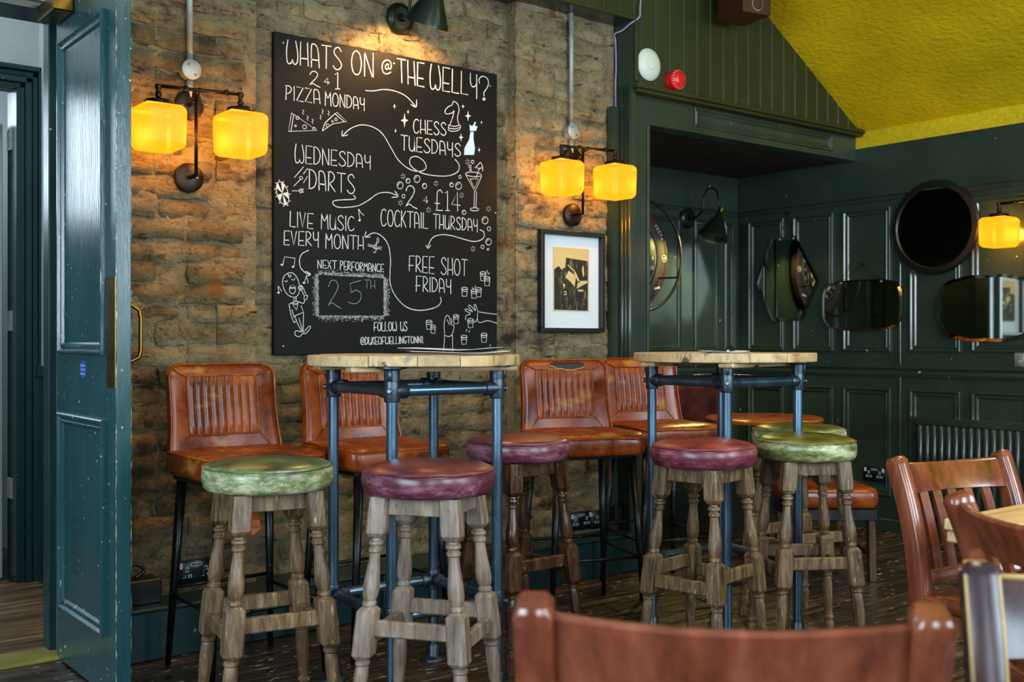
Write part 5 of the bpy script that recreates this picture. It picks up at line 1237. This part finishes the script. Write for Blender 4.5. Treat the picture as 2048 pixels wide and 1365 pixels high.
G().bar((0, .09, .12), (0, .20, .12), .03, .05).obj('bracket', M['black_metal'], t)
cb = G().tube(catmull3([(3.66, YT-.012, 2.80), (3.638, YT-.016, 2.67), (3.628, YT-.020, 2.615), (3.598, YT+.01, 2.585), (3.585, YT+.05, 2.560), (3.572, YP-.03, 2.548), (3.592, YP-.016, 2.52), (3.596, YP-.016, 2.40), (3.592, YP-.016, 2.30), (3.596, YP-.016, 2.1)]), .0042, 8).obj('cable', M['cable'], None, smooth=True)
tag(cb, 'lilac-grey cable looping into the corner above the green casing', 'cable')

# ------------------------------------------------------------------ mirrors on the right wall
def mirror(name, label, y, z, poly, rim=.012, tilt=0, chain=None, mt='mirror', frame=None, scal=None):
    """poly: (toward the alcove, up); glass stands out towards -X"""
    t = thing(name, label, 'mirror', (XR-.020, y, z), -PI/2+math.radians(tilt))
    n = len(poly); pr = poly; g = G()
    inner_ = [(p[0]*(1-rim/.17), p[1]*(1-rim/.17)) for p in pr]
    vs = [(-p[0], .003, p[1]) for p in pr]+[(-p[0], -.001, p[1]) for p in pr]+[(-p[0], -.0045, p[1]) for p in inner_]
    fs = [tuple(range(n))]+[(i, (i+1) % n, n+(i+1) % n, n+i) for i in range(n)]
    g.add(vs[:2*n], fs); g.obj('backing', M['black'], t)
    g = G(); g.add(vs[n:], [(i, (i+1) % n, n+(i+1) % n, n+i) for i in range(n)]); g.obj('bevelled_edge', M['mirror_edge'], t)
    g = G(); g.add(vs[2*n:], [tuple(range(n))[::-1]]); g.obj('glass', M[mt], t)
    if chain:
        (cz, half) = chain; links = []
        zt = max(p[1] for p in pr)
        G().lathe([(.006, -.018), (.006, .006), (.009, .008)], 10, (0, 0, cz), 'y').obj('hook', M['brass'], t)
        cg = G()
        for sx in (-1, 1):
            a = Vector((0, 0, cz-.004)); b = Vector((sx*half, .0, zt-.008)); m_ = max(4, int((b-a).length/.009))
            for k in range(m_):
                p = a.lerp(b, k/m_); q = a.lerp(b, (k+.75)/m_); cg.bar(p, q, .004 if k % 2 else .0015, .0015 if k % 2 else .004)
        o = cg.obj('chain', M['brass'], t); o['kind'] = 'stuff'
        for sx in (-1, 1): G().lathe([(.006, .004), (.006, .009)], 10, (sx*half, 0, zt-.014), 'y').obj('clip', M['galv'], t)
    return t
def P_(*pts): return list(pts)
mirror('wall_mirror', 'tall six-sided mirror on a chain, nearest the dartboard', 4.143, 1.461,
       P_((.112, .262), (-.062, .262), (-.222, -.02), (-.108, -.258), (.108, -.258), (.222, -.02)), .014, 3, (.405, .05))
def superrect(a, b, n=40, p=4.2, wob=0, k=8):
    out = []
    for i in range(n):
        t = 2*PI*i/n; c_, s_ = math.cos(t), math.sin(t); r = (abs(c_)**p+abs(s_)**p)**(-1/p); q = 1+wob*abs(math.sin(k*t))
        out.append((a*c_*r*q, b*s_*r*q))
    return out
mirror('wall_mirror', 'rounded oblong mirror hung on a fine chain, below and left of the round black mirror', 3.620, 1.288, superrect(.258, .146), .010, 2, (.235, .13))
mirror('wall_mirror', 'scalloped wide mirror at the right edge of the panelled wall', 2.875, 1.252, superrect(.268, .172, 60, 3.2, .03, 6), .016, 1, None)
t = thing('round_mirror', 'large round mirror in a black frame high on the panelled wall', 'mirror', (XR-.03, 3.165, 1.70), -PI/2)
autosmooth(G().lathe([(.205, .0), (.255, .002), (.258, .012), (.250, .024), (.224, .026), (.214, .016)], 64, (0, .02, 0), 'y', cap=False).obj('frame', M['black'], t), 40)
G().lathe([(.222, .016), (.222, .018)], 64, (0, .02, 0), 'y').obj('glass', M['mirror'], t)

# ------------------------------------------------------------------ dartboard in its surround and light ring
t = thing('dartboard', 'black dartboard in a maroon surround on the alcove wall, half hidden by the green post', 'dartboard', (4.420, YB-.017, 1.574))
sur = autosmooth(G().lathe([(.322, .001), (.326, .012), (.318, .040), (.245, .046), (.232, .040)], 72, (0, 0, 0), 'y', cap=False).obj('surround', mat('maroon_foam', ['#1c1110', '#2c1715'], rough=(.5, .6)), t), 35)
G().lathe([(.305, .0425), (.305, .0440), (.301, .0446), (.301, .0430)], 72, (0, 0, 0), 'y', cap=False).obj('red_line', flat('dull_red_print', '#6a1a18', .5), sur)
G().lathe([(.226, .001), (.226, .036), (.225, .038)], 72, (0, 0, 0), 'y').obj('board_disc', M['black'], t)
cols4 = [flat('dart_black', '#0e0f0f', .8), flat('dart_cream', '#c8bc93', .8), flat('dart_red', '#a01c1c', .7), flat('dart_green', '#0f6a34', .7)]
g = G()
for k in range(20):
    for r0, r1, c2 in ((.016, .095, 0), (.095, .105, 1), (.105, .158, 0), (.158, .168, 1)):
        mi = (k % 2) + (2 if c2 else 0); a0 = 2*PI*(k-.5)/20; n = 4; vs = []
        for r_ in (r0, r1):
            for q in range(n+1): a = a0+2*PI/20*q/n; vs.append((r_*math.cos(a), -.0392, r_*math.sin(a)))
        g.add(vs, [(q, q+1, n+1+q+1, n+1+q) for q in range(n)], mi)
g.lathe([(.016, .0385), (.016, .0395)], 20, (0, 0, 0), 'y', mi=3)
g.obj('segments', cols4, t)
G().lathe([(.221, .0385), (.221, .040), (.2185, .040), (.2185, .0385)], 72, (0, 0, 0), 'y', cap=False).obj('number_ring', M['galv'], t)
for k, nmb in enumerate((6, 13, 4, 18, 1, 20, 5, 12, 9, 14, 11, 8, 16, 7, 19, 3, 17, 2, 15, 10)):
    a = 2*PI*k/20; words(str(nmb), .034, (.194*math.cos(a), -.0395, .194*math.sin(a)), (PI/2, 0, 0) if True else None, M['chalk'], t, 'number')
lg = autosmooth(G().lathe([(.021, .046), (.021, .0475), (.018, .0475), (.018, .046)], 32, (.282, 0, .0), 'y', cap=False).obj('round_logo', M['chalk'], sur), 40)
words('w', .034, (.282, -.0478, .002), (PI/2, 0, 0), M['chalk'], lg)
for i, ch_ in enumerate('VECTA'):
    a = math.radians(42-i*4.6); words(ch_, .030, (.285*math.cos(a), -.0478, .285*math.sin(a)), (PI/2, -(a-PI/2)*-1 if False else 0, 0), M['chalk'], sur, 'lettering')
    o = bpy.context.collection.objects[-1]; o.rotation_euler = Matrix.Rotation(PI/2, 3, 'X').to_euler(); o.rotation_euler = (Matrix.Rotation(-(a-PI/2), 3, 'Y') @ Matrix.Rotation(PI/2, 3, 'X')).to_euler()
G().bar((.27*math.cos(-.75), -.048, .27*math.sin(-.75)), (.30*math.cos(-.62), -.048, .30*math.sin(-.62)), .012, .0012, up=(0, 1, 0)).obj('printed_bar', M['chalk'], sur)
ringp = [(.32*math.cos(2*PI*k/72), -.148, .32*math.sin(2*PI*k/72)) for k in range(73)]
rg = G().tube(ringp, .0085, 12, cap=False).obj('light_ring', M['black'], t, smooth=True)
for a in (-.38, PI+.38, PI/2): G().tube([(.32*math.cos(a), -.148, .32*math.sin(a)), (.24*math.cos(a) if a != PI/2 else 0, -.02, .32*math.sin(a))], .006, 8).obj('ring_arm', M['black'], rg)

# ------------------------------------------------------------------ radiator
t = thing('radiator', 'dark green ribbed radiator below the dado of the right wall', 'radiator', (5.40, 2.66, .12))
G().box((-.004, -.62, .50), (.035, .60, .545), .006).obj('top_rail', M['green'], t)
G().box((-.004, -.62, .0), (.035, .60, .04), .006).obj('bottom_rail', M['green'], t)
G().box((.012, -.62, .02), (.026, .60, .52), .002).obj('back_sheet', M['green'], t)
cm = G(); cm.tube([(0, 0, .022), (0, 0, .035), (0, 0, .495), (0, 0, .51)], [.004, .0145, .0145, .004], 12); cm = cm.mesh('column'); cm.materials.append(M['green']); cm.polygons.foreach_set('use_smooth', [True]*len(cm.polygons))
for k in range(29): link('column', cm, None, t, loc=(.008, .575-.0415*k, 0))
for yy in (-.4, .4): G().tube([(.02, yy, 0), (.02, yy, -.12)], .009, 10).obj('pipe', M['green'], t)

# ------------------------------------------------------------------ sockets and switches
def socket(loc, rz, label, n=2, w_=.147, h_=.086, plate='socket', cat='socket'):
    t = thing('wall_socket', label, cat, loc, rz)
    autosmooth(G().box((-w_/2, -.009, -h_/2), (w_/2, 0, h_/2), .004).obj('plate', M[plate], t), 60)
    sp = [0] if n == 1 else [-.035, .035]
    for u in sp:
        for dx, dz, a, b in ((0, .010, .0035, .006), (-.011, -.013, .0045, .0032), (.011, -.013, .0045, .0032)):
            q = G().box((u+dx-a-.0022, -.0102, dz-b-.0022), (u+dx+a+.0022, -.0088, dz+b+.0022)).obj('socket_surround', M['socket_w'], t)
            G().box((u+dx-a, -.0106, dz-b), (u+dx+a, -.0100, dz+b)).obj('slot', M['black'], q)
        G().box((u+(.022 if u >= 0 else -.022)-.006, -.012, .014), (u+(.022 if u >= 0 else -.022)+.006, -.008, .035), .001).obj('rocker', M['socket_w'], t)
    if n == 2: G().box((-.020, -.0098, .022), (.020, -.0088, .032)).box((-.018, -.0102, .024), (-.001, -.0096, .030), mi=1).box((.001, -.0102, .024), (.018, -.0096, .030), mi=1).obj('usb_ports', [M['socket_w'], M['black']], t)
    return t
def onP(px, py, Y): a = (px-1024)/2150.; Z = Y/(SN-CS*a); return (Z*(CS+SN*a), Y, CAM_H+(682.5-py)*Z/2150.)
def onQ(px, py, X): a = (px-1024)/2150.; Z = X/(CS+SN*a); return (X, Z*(SN-CS*a), CAM_H+(682.5-py)*Z/2150.)
socket(onP(391, 1143, YP-.01), 0, 'dark double socket low on the brick behind the leftmost bar chair', 2, .160, .09)
for dx in (-.045, .03):
    p = onP(391, 1170, YP-.022); 
    o = G().tube([(0, 0, 0), (0, 0, -.028)], .009, 12).obj('cable_gland', M['charcoal'], None, loc=(p[0]+dx, p[1]+.004, .262)); tag(o, 'grey cable gland under the %s half of the left-hand double socket' % ('left' if dx < 0 else 'right'), 'cable gland')
socket(onP(1160, 1042, YP-.01), 0, 'dark double socket on the brick behind the torn bar chair, left of the single', 2, .125, .088)
socket(onP(1192, 1039, YP-.01), 0, 'dark single socket with a white insert beside the black plug adaptor', 1, .086, .086)
t = thing('plug_adaptor', 'black plug-in power adaptor at the foot of the green casing', 'adaptor', onP(1225, 1027, YP-.012))
autosmooth(G().box((-.028, -.055, -.045), (.028, 0, .045), .008).obj('case', M['black'], t))
G().tube(catmull3([(0, -.03, .044), (.002, -.03, .06), (.04, -.035, .062), (.12, -.05, .05), (.22, -.06, .045)]), .003, 8).obj('lead', M['black'], t, smooth=True)
socket(onQ(1750, 949, XR-.0), -PI/2, 'black double socket on the green wall left of the radiator', 2, .147, .086)
socket(onQ(2046, 718, XR-.0), -PI/2, 'pale metal switch plate on the dado at the right edge', 1, .086, .086, 'galv', 'switch')
t = thing('junction_case', 'black plastic box on the skirting ledge beside the open door', 'box', (1.275, 3.70, .178))
autosmooth(G().box((-.16, -.045, 0), (.075, .045, .085), .005).obj('case', M['black'], t))
G().tube(catmull3([(-.05, .0, .083), (-.05, 0, .12), (-.0, .0, .135), (.03, 0, .11), (.0, 0, .088)]), .007, 8).obj('cable_loop', M['black'], t, smooth=True)
ds = tag(G().lathe([(.020, .0), (.020, .012), (.026, .030), (.030, .055), (.030, .060)], 24, (1.30, 4.55, .13), 'x').obj('door_stop', M['brass'], None), 'brass domed door stop on the lobby wall by the door edge', 'door stop')
